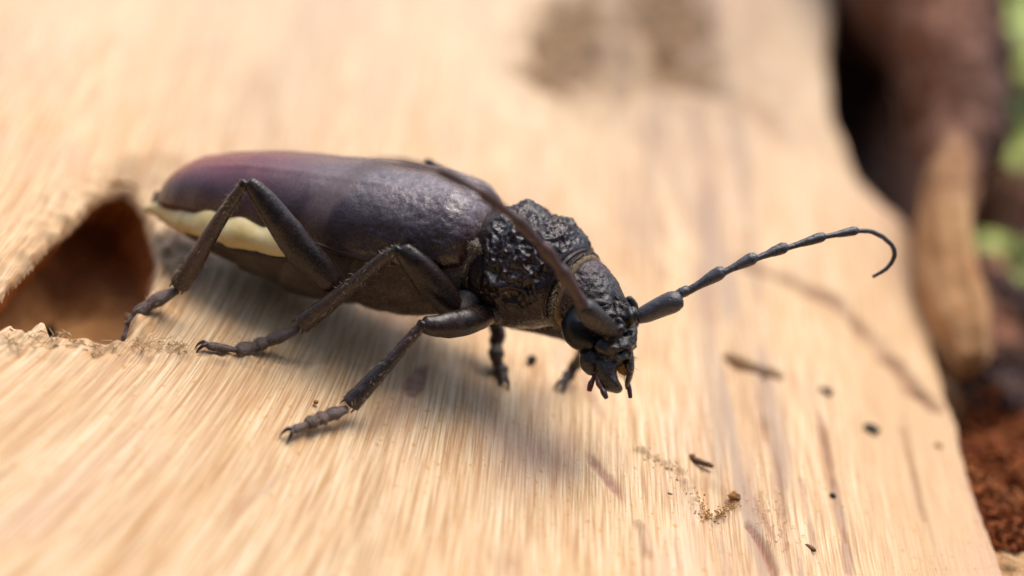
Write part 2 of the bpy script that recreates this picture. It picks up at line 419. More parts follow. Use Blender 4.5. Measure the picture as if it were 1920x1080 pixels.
for q_, (pl_, w_, k_) in enumerate([([(1385, 560), (1418, 740), (1452, 900), (1480, 1075)], .035, .7), ([(1440, 800), (1462, 930), (1490, 1075)], .05, .6), ([(1535, 780), (1558, 890), (1582, 1000), (1592, 1075)], .045, .75), ([(1500, 900), (1520, 1000), (1530, 1075)], .03, .6), ([(1240, 240), (1290, 420), (1335, 600)], .10, .5), ([(1200, 230), (1225, 400), (1240, 520)], .12, .4), ([(1690, 800), (1720, 930), (1745, 1060)], .03, .4)]):
    m, _ = line_mask(pl_, w_, 60+q_*1.3, 0.9); m = m*sstep(-0.5, 0.25, pn(GU*9, GV*1.2, 70+q_)); addm(grey, m, k_); addm(pink, m, k_*.45); Z -= 0.03*m
# dirt-filled knot scars far up the log
m = blob(1066, 78, 0.46, 1.0, -0.2, 0.5, 0.35, 9.0); addm(dark, m, 0.95); Z -= 0.16*m
m = blob(1130, 105, 0.80, 1.3, -0.4, 0.8, 0.4, 9.3); addm(dark, m, 0.62); Z -= 0.05*m
m = blob(1195, 95, 0.5, 0.9, 0, 0.8, 0.5, 9.4); addm(dark, m, 0.6)
m = blob(1162, 150, 0.34, 0.5, 0, 0.6, 0.4, 9.5); addm(dark, m, 0.62); Z -= 0.05*m
m = blob(1258, 18, 0.52, 1.0, 0, 0.5, 0.4, 9.6); addm(dark, m, 1.0); Z -= 0.12*m
addm(dark, blob(1335, 70, 0.7, 1.4, 0.3, 0.95, 0.6, 9.7), 0.38)
m = blob(1285, 135, 0.55, 0.42, 0.2, 0.5, 0.4, 9.8); addm(dark, m, 0.9); Z -= 0.08*m
addm(dark, blob(1225, 75, 0.9, 1.5, 0, 0.9, 0.5, 10.0), 0.5)
addm(pink, blob(1425, 208, 0.20, 0.30, 0.5, 0.8, 0.4, 10.2), 0.5); addm(pink, blob(1305, 215, 0.2, 0.3, 0, 0.9, 0.4, 10.3), 0.4)
m, _ = line_mask([(1300, 150), (1360, 180), (1420, 205), (1470, 260)], 0.16, 10.4); addm(dark, m, 0.22); Z -= 0.03*m
addm(pink, blob(1330, 300, 0.5, 1.4, 0, 0.9, 0.6, 10.7), 0.3)
# chewed frass rim at front right
m, _ = line_mask([(1200, 850), (1240, 868), (1275, 890), (1295, 925), (1310, 960), (1345, 970), (1378, 945), (1382, 930)], 0.055, 11.0, 0.6); fr = m*sstep(-0.25, 0.3, pn(X*16, Y*12, 4)); addm(dark, fr, 0.42)
Z += m*(0.02+0.03*pn(X*18, Y*14, 6.0)); m2 = blob(1335, 930, 0.13, 0.22, 0, 0.6, 0.3, 11.5); Z -= 0.035*m2
m = blob(262, 330, 0.30, 0.45, -0.5, 0.8, 0.5, 13.0); addm(dark, m, 0.5); Z -= 0.04*m
m = blob(310, 302, 0.22, 0.2, -0.7, 0.9, 0.5, 13.4); addm(dark, m, 0.35)
# lip of the hole and gnawed ground beside it
m, _ = line_mask([(225, 655), (330, 668), (430, 672), (520, 690), (600, 690)], 0.11, 12.0, 0.5); Z += m*(0.02+0.05*pn(X*9, Y*9, 7.0))
# hole: the sheet is drawn down into a tunnel that runs under the far rim
dh, _ = seg_dist(X, Y, HOLE, True); ins = inside(X, Y, HOLE)
sdh = np.where(ins, dh, -dh)+0.05*pn(X*2.2, Y*2.2, 14)+0.012*pn(X*9, Y*9, 15)
rim = sstep(-0.45, 0.0, sdh)*(1-sstep(0, 0.02, sdh)); Z += rim*0.05*pn(X*8, Y*6, 16.0)
tun = sstep(0.0, 0.06, sdh)
deep = sstep(0.0, 0.9, sdh)
rough = 0.25*pn(X*2.2, Y*2.2, 18)+0.10*pn(X*6, Y*6, 19)
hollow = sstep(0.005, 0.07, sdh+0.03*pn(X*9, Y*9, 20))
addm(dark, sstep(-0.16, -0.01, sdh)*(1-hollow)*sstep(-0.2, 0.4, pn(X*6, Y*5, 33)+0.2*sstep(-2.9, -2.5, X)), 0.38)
V = np.stack([X, Y, Z], -1)
V[..., 2] -= 0.10*tun
# the right-hand edge breaks off to the bark
de, se = seg_dist(X, Y, EDGE, False); beyond = np.vstack([EDGE, [[90, EDGE[-1][1]+40], [90, EDGE[0][1]-10]]]); sde = np.where(inside(X, Y, beyond), de, -de)   # positive beyond the edge
sde = sde+0.07*pn(X*2.2, Y*1.6, 24)+0.02*pn(X*9, Y*5, 25)
rnd = np.maximum(0, sde+0.16)
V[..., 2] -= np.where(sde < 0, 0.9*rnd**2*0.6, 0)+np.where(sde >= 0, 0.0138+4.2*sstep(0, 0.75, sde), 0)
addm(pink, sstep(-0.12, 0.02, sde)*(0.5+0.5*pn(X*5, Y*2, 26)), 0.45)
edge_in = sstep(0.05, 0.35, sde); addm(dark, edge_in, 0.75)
keep = (sde < 0.85) & (sdh < 0.055)
idx = np.arange(X.size).reshape(X.shape)
q = np.stack([idx[:-1, :-1], idx[:-1, 1:], idx[1:, 1:], idx[1:, :-1]], -1).reshape(-1, 4)
q = q[keep.ravel()[q].all(1)]
used = np.unique(q); remap = np.full(X.size, -1); remap[used] = np.arange(len(used))
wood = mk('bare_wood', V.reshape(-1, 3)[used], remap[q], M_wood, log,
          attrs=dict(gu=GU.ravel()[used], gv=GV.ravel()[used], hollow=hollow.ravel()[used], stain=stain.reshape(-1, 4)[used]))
del q
# wall of the gallery behind the hole
def gallery():
    L = catmull(np.c_[np.vstack([HOLE, HOLE[:1]]), np.zeros(len(HOLE)+1)], 8)[:-1]; c = L.mean(0); rows = []
    for k in range(40):
        t = k/39; sc = 1.03+0.16*math.sin(t*2.6)-0.95*max(0, t-0.8)/0.2
        off = A(-0.25*t, 0.75*t*t+0.1*t, -0.03-1.30*t+0.20*t*t)
        q = c+(L-c)*max(sc, 0.05); zz = base_z(L[:, 0], L[:, 1])
        R_ = q+off; R_[:, 2] = zz*(1-t)+off[2]; rows.append(R_)
    G = np.array(rows); N = grid_normals(G, True)
    G = G+N*((0.10*pn3(G, 2.3, 3.0)+0.05*pn3(G, 6.0, 5.0)+0.02*pn3(G, 14.0, 7.0))*sstep(0, 4, np.arange(40.0))[:, None])[..., None]
    return G
GG = gallery(); V_, F_c = GG.reshape(-1, 3), grid_faces(40, GG.shape[1], True)
th_ = NT('gallery_wood'); v_ = th_.obj()
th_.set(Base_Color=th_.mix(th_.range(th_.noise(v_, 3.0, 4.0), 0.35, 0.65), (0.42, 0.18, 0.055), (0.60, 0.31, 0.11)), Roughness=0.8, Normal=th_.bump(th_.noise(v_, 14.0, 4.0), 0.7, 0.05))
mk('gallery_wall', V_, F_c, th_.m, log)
# near, left and far ends of the log go down to the ground as a plain barked side
M_bark = None
def bark_material(name, c1, c2, c3):
    t = NT(name); v = t.obj()
    n1 = t.noise(v, 1.6, 5.0, 0.6); n2 = t.noise(v, 9.0, 4.0, 0.6)
    col = t.ramp(n1, [(0.3, c1), (0.5, c2), (0.7, c3)])
    col = t.mix(t.range(n2, 0.45, 0.7, 0, 0.7), col, tuple(c*0.35 for c in c1))
    t.set(Base_Color=col, Roughness=0.85, Specular_IOR_Level=0.25, Normal=t.bump(n2, 0.8, 0.08))
    return t.m
M_bark = bark_material('red_brown_bark', (0.18, 0.075, 0.045), (0.31, 0.14, 0.08), (0.42, 0.22, 0.135))
M_darkbark = bark_material('dark_bark', (0.03, 0.018, 0.016), (0.07, 0.037, 0.03), (0.13, 0.07, 0.05))
M_tanbark = bark_material('tan_inner_bark', (0.36, 0.19, 0.075), (0.47, 0.27, 0.12), (0.56, 0.36, 0.18))
t_ = NT('ledge_bark'); v_ = t_.obj(); n_a = t_.noise(v_, 1.6, 5.0, 0.6); n_b = t_.noise(v_, 9.0, 4.0, 0.6)
c_ = t_.ramp(n_a, [(0.3, (0.03, 0.018, 0.016)), (0.5, (0.07, 0.037, 0.03)), (0.7, (0.13, 0.07, 0.05))])
c_ = t_.mix(t_.math('MULTIPLY', t_.attr('red'), 0.9), c_, t_.ramp(n_b, [(0.35, (0.15, 0.06, 0.035)), (0.65, (0.33, 0.16, 0.095))]))
c_ = t_.mix(t_.attr('tan'), c_, t_.ramp(n_a, [(0.3, (0.34, 0.16, 0.06)), (0.5, (0.46, 0.25, 0.11)), (0.7, (0.56, 0.35, 0.17))]))
t_.set(Base_Color=c_, Roughness=0.85, Specular_IOR_Level=0.25, Normal=t_.bump(n_b, 0.7, 0.08)); M_ledge = t_.m
bx0, bx1, by0, by1 = xs[0]+0.05, xs[-1], ys[0]+0.05, ys[-1]-0.1
ring = [(bx0, y) for y in np.arange(by1, by0, -0.5)]+[(x, by0) for x in np.arange(bx0, 3.2, 0.5)]
rows = []
for k, zz in enumerate(np.linspace(0, 1, 9)):
    rows.append([(x-0.5*math.sin(zz*2.2)*(1 if i < len(np.arange(by1, by0, -0.5)) else 0), y-0.4*math.sin(zz*2.2)*(1 if i >= len(np.arange(by1, by0, -0.5)) else 0),
                  (float(base_z(x, y))-0.03)*(1-zz)-4.0*zz) for i, (x, y) in enumerate(ring)])
G = np.array(rows); mk('bark_side', G.reshape(-1, 3), grid_faces(G.shape[0], G.shape[1], False), M_bark, log)

# ------------------------------------------------------------------ crumbling bark ledge beyond the edge
bxs = np.arange(2.5, 13.5, 0.045); bys = np.arange(-7, 18, 0.06)
BX, BY = np.meshgrid(bxs, bys); bd, bs = seg_dist(BX, BY, EDGE, False); bsd = np.where(inside(BX, BY, beyond), bd, -bd)
BZ = base_z(BX, BY)-0.62
lump = 0.30*pn(BX*0.9, BY*0.7, 40)+0.16*pn(BX*2.3, BY*2.0, 41)+0.09*np.abs(pn(BX*5.5, BY*5, 42))+0.05*pn(BX*12, BY*12, 43)
BZ = BZ+lump*(1-0.4*sstep(1, -1, BY))+0.52*sstep(0.8, -1.2, BY)
BZ -= 1.5*sstep(1.9, 0.6, bsd)*sstep(1.6, 3.6, BY)                       # hollow beside the far part of the edge
fo = sstep(1.0, 4.5, BY); BZ -= 4.0*sstep(2.4-1.1*fo, 4.6-2.2*fo, bsd+0.5*pn(BX*0.8, BY*0.8, 44))
BZ = np.maximum(BZ, -4.3)
ta, tb = surf(1735, 330)[1], surf(1790, 700)[1]
tan_m = sstep(0.95, 0.6, bsd+0.15*pn(BX*1.5, BY*0.8, 46))*sstep(tb-0.15, tb+0.15, BY)*sstep(ta+0.8, ta-0.3, BY)
BZ = BZ+tan_m*(0.42-lump*0.7+0.05*pn(BX*2, BY*0.6, 47)); BZ -= 0.5*sstep(0.5, 0.15, np.hypot((BX-surf(1815, 715)[0])/0.5, (BY-surf(1815, 715)[1])/0.35))
red_m = sstep(0.2, 0.6, pn(BX*0.6, BY*0.5, 48)+0.3*sstep(2, 5, BY))
bk = (bsd > 0.06) & (bsd < 5.2)
idx = np.arange(BX.size).reshape(BX.shape)
q = np.stack([idx[:-1, :-1], idx[:-1, 1:], idx[1:, 1:], idx[1:, :-1]], -1).reshape(-1, 4); q = q[bk.ravel()[q].all(1)]
used = np.unique(q); remap = np.full(BX.size, -1); remap[used] = np.arange(len(used))
mk('bark_ledge', np.stack([BX, BY, BZ], -1).reshape(-1, 3)[used], remap[q], M_ledge, log, attrs=dict(tan=tan_m.ravel()[used], red=red_m.ravel()[used]))
def bark_z(x, y):
    i = int(np.clip((x-bxs[0])/0.045, 0, len(bxs)-1)); j = int(np.clip((y-bys[0])/0.06, 0, len(bys)-1)); return float(BZ[j, i])
def bark_hit(px, py, lift=0.0):
    d = ray(px, py)
    for t in np.arange(12, 34, 0.03):
        p = CAM+d*t
        if p[2] < bark_z(p[0], p[1])+lift: return p
    return p
def chunk(name, c, size, mat, parent, seed, rot=0.0, n=18, amp=0.28, tilt=(0, 0)):
    """an irregular broken lump"""
    th = np.linspace(0, math.pi, n); ph = np.linspace(0, 2*math.pi, 2*n, endpoint=False)
    S = np.stack([np.sin(th)[:, None]*np.cos(ph), np.sin(th)[:, None]*np.sin(ph), np.cos(th)[:, None]*np.ones_like(ph)], -1)
    S = np.sign(S)*np.abs(S)**0.7
    f = 1+amp*1.2*pn3(S, 1.3, seed)+amp*pn3(S, 3.1, seed+5)+amp*0.5*pn3(S, 7.0, seed+9)
    G = S*f[..., None]*np.asarray(size)
    R = np.array(Matrix.Rotation(rot, 3, 'Z') @ Matrix.Rotation(tilt[0], 3, 'X') @ Matrix.Rotation(tilt[1], 3, 'Y'))
    G = G@R.T+np.asarray(c)
    V, Fc = close_grid(G[:, ::-1])
    return mk(name, V, Fc, mat, parent)
# tan slab of inner bark standing beside the edge, and red-brown bark pieces round the hollow
def bark_rim():
    """thick curled rim of bark, red-brown at its far end and tan where the inner side shows"""
    P = [(1560, -190, 23.6, 150), (1690, -70, 22.6, 140), (1768, 70, 21.8, 100), (1795, 200, 20.9, 72), (1785, 320, 20.0, 56), (1768, 430, 19.3, 50), (1778, 540, 18.7, 50), (1806, 640, 18.15, 44), (1822, 690, 17.9, 26)]
    C = catmull([pt(*p[:3]) for p in P], 16); R = catmull(np.array([p[3]*p[2]/F_ for p in P])[:, None]*A(1, 0, 0), 16)[:, 0]
    G = tube_grid(C, R*1.08, R*1.6, CR, 72); N = grid_normals(G, True)
    t = np.linspace(0, 1, len(C))[:, None]+0*G[..., 0]
    d = 0.16*pn3(G, 1.3, 2.0)+0.10*pn3(G, 3.2, 4.0)+0.05*np.abs(pn3(G, 7.0, 6.0))
    G = G+N*((d-0.05*np.abs(pn3(G, 7.0, 6.0))*sstep(0.4, 0.5, t))*(1.15-0.85*sstep(0.45, 0.6, t))+0.10*pn(t*3, np.linspace(0, 9, 72)[None, :]+0*t, 3.0)*sstep(0.4, 0.6, t))[..., None]
    V, Fc = close_grid(G); tn = sstep(0.47, 0.66, t+0.06*pn3(G, 1.5, 9.0)).ravel(); tn = np.r_[tn, 0, 1]; rd = np.clip(0.6+0.8*pn3(G, 0.9, 3.0), 0, 1).ravel(); rd = np.r_[rd, 1, 1]
    ob = mk('bark_rim', V, Fc, M_ledge, log, attrs=dict(tan=tn, red=rd)); ob['label'] = 'curled rim of bark, red-brown fading to tan'
bark_rim()
for i, (px, py, sx, sy, sz, mt, rz) in enumerate([(1838, 560, .30, .8, .42, M_bark, -.1), (1852, 650, .26, .5, .34, M_bark, .3), (1835, 400, .4, .7, .6, M_bark, .1), (1868, 470, .34, .5, .25, M_darkbark, .4), (1880, 650, .3, .4, .25, M_bark, -.4), (1905, 580, .3, .4, .25, M_darkbark, .9), (1872, 730, .16, .2, .14, M_darkbark, .2),
        (1912, 755, .2, .3, .16, M_darkbark, .2), (1890, 345, .4, .5, .25, M_bark, .2), (1830, 760, .05, .08, .05, M_tanbark, .2), (1908, 690, .10, .10, .08, M_darkbark, .6), (1880, 610, .2, .3, .15, M_bark, .6), (1912, 965, .045, .06, .035, M_tanbark, .6), (1890, 895, .03, .03, .02, M_tanbark, .1), (1915, 1090, .4, .35, .12, M_tanbark, .2)]):
    c = bark_hit(px, py); chunk('bark_piece', c+A(0, 0, -sz*0.25), (sx, sy, sz), mt, log, 10+i*3.1, rz, 22, 0.32)
# shredded red rotten wood packed along the ledge
M_rot = bark_material('red_rotten_wood', (0.19, 0.045, 0.012), (0.31, 0.085, 0.02), (0.42, 0.16, 0.05))
def shreds(n, box, lmin, lmax, w):
    Vs, Fs = [], []
    for i in range(n):
        px, py = rng.uniform(*box[0]), rng.uniform(*box[1]); c = bark_hit(px, py)
        a = unit(rng.normal(size=3)*A(1, 1, 0.45)); L = rng.uniform(lmin, lmax); s = unit(np.cross(a, rng.normal(size=3)))*w*rng.uniform(.5, 1.5); b = np.cross(a, s)*rng.uniform(.3, .9)
        bend = unit(rng.normal(size=3))*L*0.25; c = c+A(0, 0, rng.uniform(-0.02, 0.10))
        k = len(Vs)
        for t, f in ((-1, .5), (0, 1), (1, .35)):
            o = c+a*L*0.5*t+bend*(1-t*t)
            Vs += [o+s*f, o+b*f, o-s*f, o-b*f]
        for r in (0, 4):
            for j in range(4): Fs.append([k+r+j, k+r+(j+1) % 4, k+r+4+(j+1) % 4, k+r+4+j])
        Fs += [[k, k+3, k+2, k+1], [k+8, k+9, k+10, k+11]]
    return Vs, Fs
Vs, Fs = shreds(1500, ((1808, 1990), (745, 1040)), 0.05, 0.26, 0.024)
tag(mk('rotten_wood_shreds', Vs, Fs, M_rot, log, smooth=False), kind='stuff')
Vs, Fs = shreds(420, ((1800, 1960), (420, 780)), 0.05, 0.3, 0.035)
tag(mk('bark_litter', Vs, Fs, M_darkbark, log, smooth=False), kind='stuff')

# ------------------------------------------------------------------ ground
M_soil = bark_material('forest_soil', (0.035, 0.022, 0.015), (0.06, 0.04, 0.026), (0.10, 0.07, 0.045))
gx = np.concatenate([-np.geomspace(6000, 30, 14), np.arange(-24, 41, 1.0), np.geomspace(45, 6000, 14)]); gy = gx
GXX, GYY = np.meshgrid(gx, gy); GZ = -4.0+0.25*pn(GXX*0.3, GYY*0.3, 50)*(np.hypot(GXX, GYY) < 60)
tag(mk('ground', np.stack([GXX, GYY, GZ], -1).reshape(-1, 3), grid_faces(len(gy), len(gx), False), M_soil), kind='structure')
# ------------------------------------------------------------------ beetle materials
def chitin(name, col, col2, rough=0.4, b1=0.3, s1=30.0, b2=0.25, s2=120.0, coat=0.0, dust=0.0, spec=0.5):
    t = NT(name); v = t.obj()
    n1 = t.noise(v, s1, 4.0, 0.6); n2 = t.noise(v, s2, 2.0, 0.6); n0 = t.noise(v, 5.0, 3.0)
    c = t.mix(t.range(n0, 0.35, 0.65), col, col2)
    if dust: c = t.mix(t.math('MULTIPLY', t.range(n2, 0.5, 0.72), dust), c, (0.27, 0.22, 0.17))
    nr = t.bump(n2, b2, 0.006, t.bump(n1, b1, 0.02))
    t.set(Base_Color=c, Roughness=t.range(n1, 0.3, 0.7, rough-0.08, rough+0.12), Specular_IOR_Level=spec, Coat_Weight=coat, Coat_Roughness=0.2, Normal=nr)
    return t.m
def elytra_material():
    t = NT('elytra_chitin'); v = t.obj(); al = t.attr('along'); ac = t.attr('across')
    n0 = t.noise(v, 3.0, 3.0)
    rear = t.math('MULTIPLY', t.range(al, 0.62, 0.12), t.range(n0, 0.2, 0.7, 0.55, 1.0))
    ridge = t.math('MULTIPLY', rear, t.range(ac, 0.25, 0.65))
    col = t.mix(rear, (0.022, 0.006, 0.006), (0.055, 0.009, 0.010))
    col = t.mix(ridge, col, (0.21, 0.017, 0.014))
    # short lying hairs, combed across the wing case: a fine stretched relief with its pale sheen put into the colour
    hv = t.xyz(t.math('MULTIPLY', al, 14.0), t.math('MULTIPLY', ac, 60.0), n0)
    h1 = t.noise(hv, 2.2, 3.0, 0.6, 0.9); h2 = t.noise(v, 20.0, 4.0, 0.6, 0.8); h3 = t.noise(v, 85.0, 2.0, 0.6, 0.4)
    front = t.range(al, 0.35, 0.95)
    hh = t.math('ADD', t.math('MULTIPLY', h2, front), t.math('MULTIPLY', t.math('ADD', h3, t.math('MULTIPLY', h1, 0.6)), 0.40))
    down = t.math('MULTIPLY', t.math('MULTIPLY', t.range(al, 0.30, 0.75), t.range(ac, 0.20, 0.52)), t.range(h2, 0.36, 0.6, 0.35, 1.0))  # pale hairs kept to the lit upper front, painting in its highlight
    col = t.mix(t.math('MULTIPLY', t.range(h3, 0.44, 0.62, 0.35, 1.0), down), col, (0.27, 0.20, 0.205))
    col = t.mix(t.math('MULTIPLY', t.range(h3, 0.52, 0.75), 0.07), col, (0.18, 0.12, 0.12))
    t.set(Base_Color=col, Roughness=t.range(h2, 0.3, 0.7, 0.20, 0.33), Specular_IOR_Level=0.9, 
          Normal=t.bump(hh, 0.32, 0.03))
    return t.m
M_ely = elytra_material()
M_pron = chitin('pronotum_chitin', (0.008, 0.005, 0.006), (0.026, 0.009, 0.007), 0.27, 0.35, 30.0, 0.2, 110.0, 0.0, 0.0, 0.45)
M_head = chitin('head_chitin', (0.008, 0.006, 0.005), (0.026, 0.015, 0.010), 0.20, 0.5, 42.0, 0.3, 120.0, 0.0, 0.10, 0.55)
M_neck = chitin('neck_chitin', (0.030, 0.012, 0.016), (0.050, 0.020, 0.024), 0.32, 0.9, 42.0, 0.2, 130.0, 0.2)
M_leg = chitin('leg_chitin', (0.010, 0.006, 0.005), (0.026, 0.013, 0.009), 0.26, 0.3, 22.0, 0.3, 90.0, 0.0, 0.12, 0.42)
M_tibia = chitin('tibia_chitin', (0.022, 0.015, 0.014), (0.050, 0.022, 0.018), 0.28, 0.3, 26.0, 0.4, 100.0, 0.0, 0.25, 0.55)
M_tarsus = chitin('tarsus_chitin', (0.060, 0.030, 0.022), (0.105, 0.060, 0.045), 0.5, 0.3, 40.0, 0.6, 150.0, 0.0, 0.7)
M_claw = chitin('claw_chitin', (0.055, 0.014, 0.008), (0.03, 0.010, 0.008), 0.28, 0.1, 30.0, 0.1, 90.0, 0.3)
M_ant = chitin('antenna_chitin', (0.026, 0.021, 0.024), (0.045, 0.036, 0.040), 0.30, 0.35, 34.0, 0.6, 110.0, 0.0, 0.25, 0.7)
M_antred = chitin('antenna_red_chitin', (0.060, 0.020, 0.016), (0.050, 0.022, 0.018), 0.42, 0.25, 40.0, 0.6, 140.0, 0.0, 0.2)
M_antjoint = chitin('antenna_joint', (0.10, 0.018, 0.010), (0.05, 0.012, 0.008), 0.35, 0.1, 30.0, 0.1, 90.0, 0.2)
M_eye = chitin('eye_facets', (0.004, 0.004, 0.005), (0.007, 0.006, 0.006), 0.28, 0.05, 30.0, 0.25, 150.0, 0.0, 0.0, 0.3)
M_thorax = chitin('downy_thorax', (0.040, 0.026, 0.022), (0.085, 0.060, 0.050), 0.5, 0.4, 18.0, 0.8, 110.0, 0.0, 0.7, 0.3)
M_abd = chitin('downy_abdomen', (0.050, 0.036, 0.028), (0.10, 0.075, 0.055), 0.45, 0.3, 14.0, 0.5, 110.0, 0.05, 0.5, 0.35)
M_cream = chitin('cream_flank', (0.62, 0.46, 0.16), (0.72, 0.60, 0.32), 0.45, 0.3, 10.0, 0.3, 60.0, 0.1)
M_edge = chitin('brown_edge', (0.055, 0.022, 0.012), (0.03, 0.014, 0.010), 0.4, 0.2, 20.0, 0.2, 80.0, 0.1)
M_palp = chitin('palp_chitin', (0.20, 0.035, 0.010), (0.11, 0.022, 0.010), 0.3, 0.1, 30.0, 0.1, 90.0, 0.3)
M_hairg = simple('golden_hair', (0.42, 0.32, 0.18), 0.6, 0.25, 9.0)
M_hairo = simple('orange_hair', (0.50, 0.24, 0.05), 0.6, 0.3, 9.0)
M_fleck = simple('sawdust', (0.62, 0.42, 0.20), 0.8, 0.4, 9.0)
M_pad = simple('foot_pad', (0.40, 0.30, 0.20), 0.8, 0.3, 20.0)

# ------------------------------------------------------------------ beetle frame
YAW, ROLL = math.radians(18.0), math.radians(14.0)
BA = A(math.cos(YAW), -math.sin(YAW), 0); BL = A(math.sin(YAW), math.cos(YAW), 0)
BO = pt(990, 500, 15.35); BO[2] = 0.0
# section tables along the body: s, half width, height of the side margin, dome height
ES = A(-2.91, -2.895, -2.86, -2.79, -2.70, -2.50, -2.20, -1.80, -1.40, -1.05, -0.80, -0.62, -0.52, -0.45, -0.40, -0.37)
EW = A(.02, .15, .24, .315, .365, .42, .485, .54, .58, .60, .605, .59, .565, .52, .45, .36)
EH = A(.375, .38, .39, .415, .45, .51, .578, .65, .712, .78, .848, .90, .93, .95, .96, .965)
ET = A(.02, .11, .175, .245, .295, .350, .42, .47, .525, .545, .53, .495, .455, .40, .31, .16)
def lc(s, l, h):
    s, l, h = np.broadcast_arrays(np.asarray(s, float), np.asarray(l, float), np.asarray(h, float))
    h0 = np.interp(s, ES, EH); q = h-h0; c_, s_ = math.cos(ROLL), math.sin(ROLL)
    return BO+s[..., None]*BA+(l*c_+q*s_)[..., None]*BL+(h0+q*c_-l*s_)[..., None]*A(0, 0, 1)
base = lc(-0.9, 0, 0.0); base[2] = 0.0
beetle = empty('longhorn_beetle', base)
tag(beetle, 'dark brown longhorn beetle standing on the pale log with one antenna stretched out', 'beetle')
def tab(s, T): 
    return np.interp(s, ES, T)
def elytron(side):
    r, n = 220, 110
    w = np.linspace(0, 1, r); s = -2.91+2.54*(0.5-0.5*np.cos(w*math.pi))*0.6+2.54*w*0.4
    k = np.ones(7)/7
    sm = lambda v: np.convolve(np.pad(v, 3, mode='edge'), k, 'valid')
    W, H, Tt = sm(tab(s, EW)), sm(tab(s, EH)), sm(tab(s, ET))
    ph = np.linspace(-0.42, math.pi/2, n)
    cs = np.cos(ph); sn = np.where(ph < 0, np.sin(ph)*0.35, np.sin(ph))
    l = W[:, None]*np.abs(cs)[None, :]**0.82; hh = np.sign(sn)[None, :]*np.abs(sn)[None, :]**0.92*Tt[:, None]
    sut = np.exp(-(l/0.035)**2)*0.009*np.minimum(1, Tt/0.2)[:, None]
    hump = 0.035*np.exp(-((s[:, None]+0.62)/0.13)**2)*np.exp(-((l-0.42)/0.12)**2)       # shoulder knob
    dip = -0.045*np.exp(-((s[:, None]+0.50)/0.12)**2)*np.exp(-((l-0.18)/0.10)**2)
    G = lc(s[:, None]+0*l, side*(l+0.004), H[:, None]+hh-sut+hump+dip)
    N = grid_normals(G, False)
    if N[r//2, n-1, 2] < 0: N = -N
    fr = sstep(-1.7, -0.7, s)[:, None]
    dsp = 0.006*pn3(G, 5.0)+fr*(0.006*pn3(G, 14.0)+0.0035*pn3(G, 30.0))
    ribs = 0.006*np.exp(-((ph-0.95)/0.07)**2)[None, :]*sstep(-2.8, -2.2, s)[:, None]*sstep(-0.8, -1.4, s)[:, None]
    G = G+N*(dsp+ribs)[..., None]
    al = np.repeat(((s+2.91)/2.54)[:, None], n, 1); ac = np.repeat((np.clip(ph, 0, 2)/(math.pi/2))[None, :], r, 0)
    Fc = grid_faces(r, n, False)
    if side > 0: Fc = Fc[:, ::-1]
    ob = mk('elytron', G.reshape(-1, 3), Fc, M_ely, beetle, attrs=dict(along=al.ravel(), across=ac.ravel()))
    md = ob.modifiers.new('shell', 'SOLIDIFY'); md.thickness = 0.022; md.offset = -1
    # raised rim along the side margin
    sr = np.linspace(-2.87, -0.60, 50); C = lc(sr, side*(tab(sr, EW)+0.004), tab(sr, EH)-0.012)
    G2 = tube_grid(C, np.interp(sr, [-2.86, -2.6, -0.9, -0.6], [.008, .017, .02, .008]), np.interp(sr, [-2.86, -2.6, -0.9, -0.6], [.008, .017, .02, .008]), (0, 0, 1), 8)
    V2, F2 = close_grid(G2); mk('rim', V2, F2, M_neck, ob)
    return ob, G, N
ely_near, EG, EN = elytron(-1)
ely_far, _, _ = elytron(1)
for o, lab in ((ely_near, 'right wing case, dark with a reddish rear half'), (ely_far, 'left wing case on the far side')): o['label'] = lab
# scutellum between the wing cases
C = lc(A(-.60, -.52, -.45, -.38), 0, A(1.38, 1.37, 1.33, 1.26)); G = tube_grid(catmull(C, 5), prof([.02, .07, .09, .07], 5, 16), prof([.02, .035, .04, .03], 5, 16), BL, 16); V, Fc = close_grid(G); mk('scutellum', V, Fc, M_pron, beetle)

# abdomen: overlapping belly rings
def body_section(s, wid, ztop, zbot, n=48):
    th = np.linspace(0, 2*math.pi, n, endpoint=False); c, sn = np.cos(th), np.sin(th)
    zc = ztop-0.02
    return lc(s, wid*np.sign(c)*np.abs(c)**0.8, np.where(sn >= 0, zc+sn*0.10, zc+np.sign(sn)*np.abs(sn)**0.85*(zc-zbot)))
BS = A(-3.00, -2.90, -2.75, -2.55, -2.25, -1.95, -1.60, -1.30, -1.10)
BW = A(.02, .10, .22, .34, .44, .49, .52, .54, .52)
BT = A(.28, .32, .36, .44, .52, .59, .65, .70, .74)
BB = A(.26, .22, .18, .15, .12, .10, .09, .13, .20)
cuts = [-3.0, -2.72, -2.42, -2.08, -1.70, -1.20]
for k in range(5):
    s0, s1 = cuts[k], cuts[k+1]+0.06
    ss = np.linspace(s0, s1, 14); rows = []
    for s in ss:
        t = (s-s0)/(s1-s0); lift = 1.0+0.035*(1-t)**2-0.02*t      # each ring a little wider at its rear margin
        zt, zb = np.interp(s, BS, BT), np.interp(s, BS, BB)
        rows.append(body_section(s, np.interp(s, BS, BW)*lift, zt, zt-(zt-zb)*lift))
    G = np.array(rows); V, Fc = close_grid(G); mk('sternite', V, Fc, M_abd, beetle)
px_tube('abdomen_tip', [(268, 391, 16.05, 4), (290, 392, 16.0, 12), (325, 400, 15.88, 20), (360, 412, 15.75, 20)], M_cream, beetle, n=20)
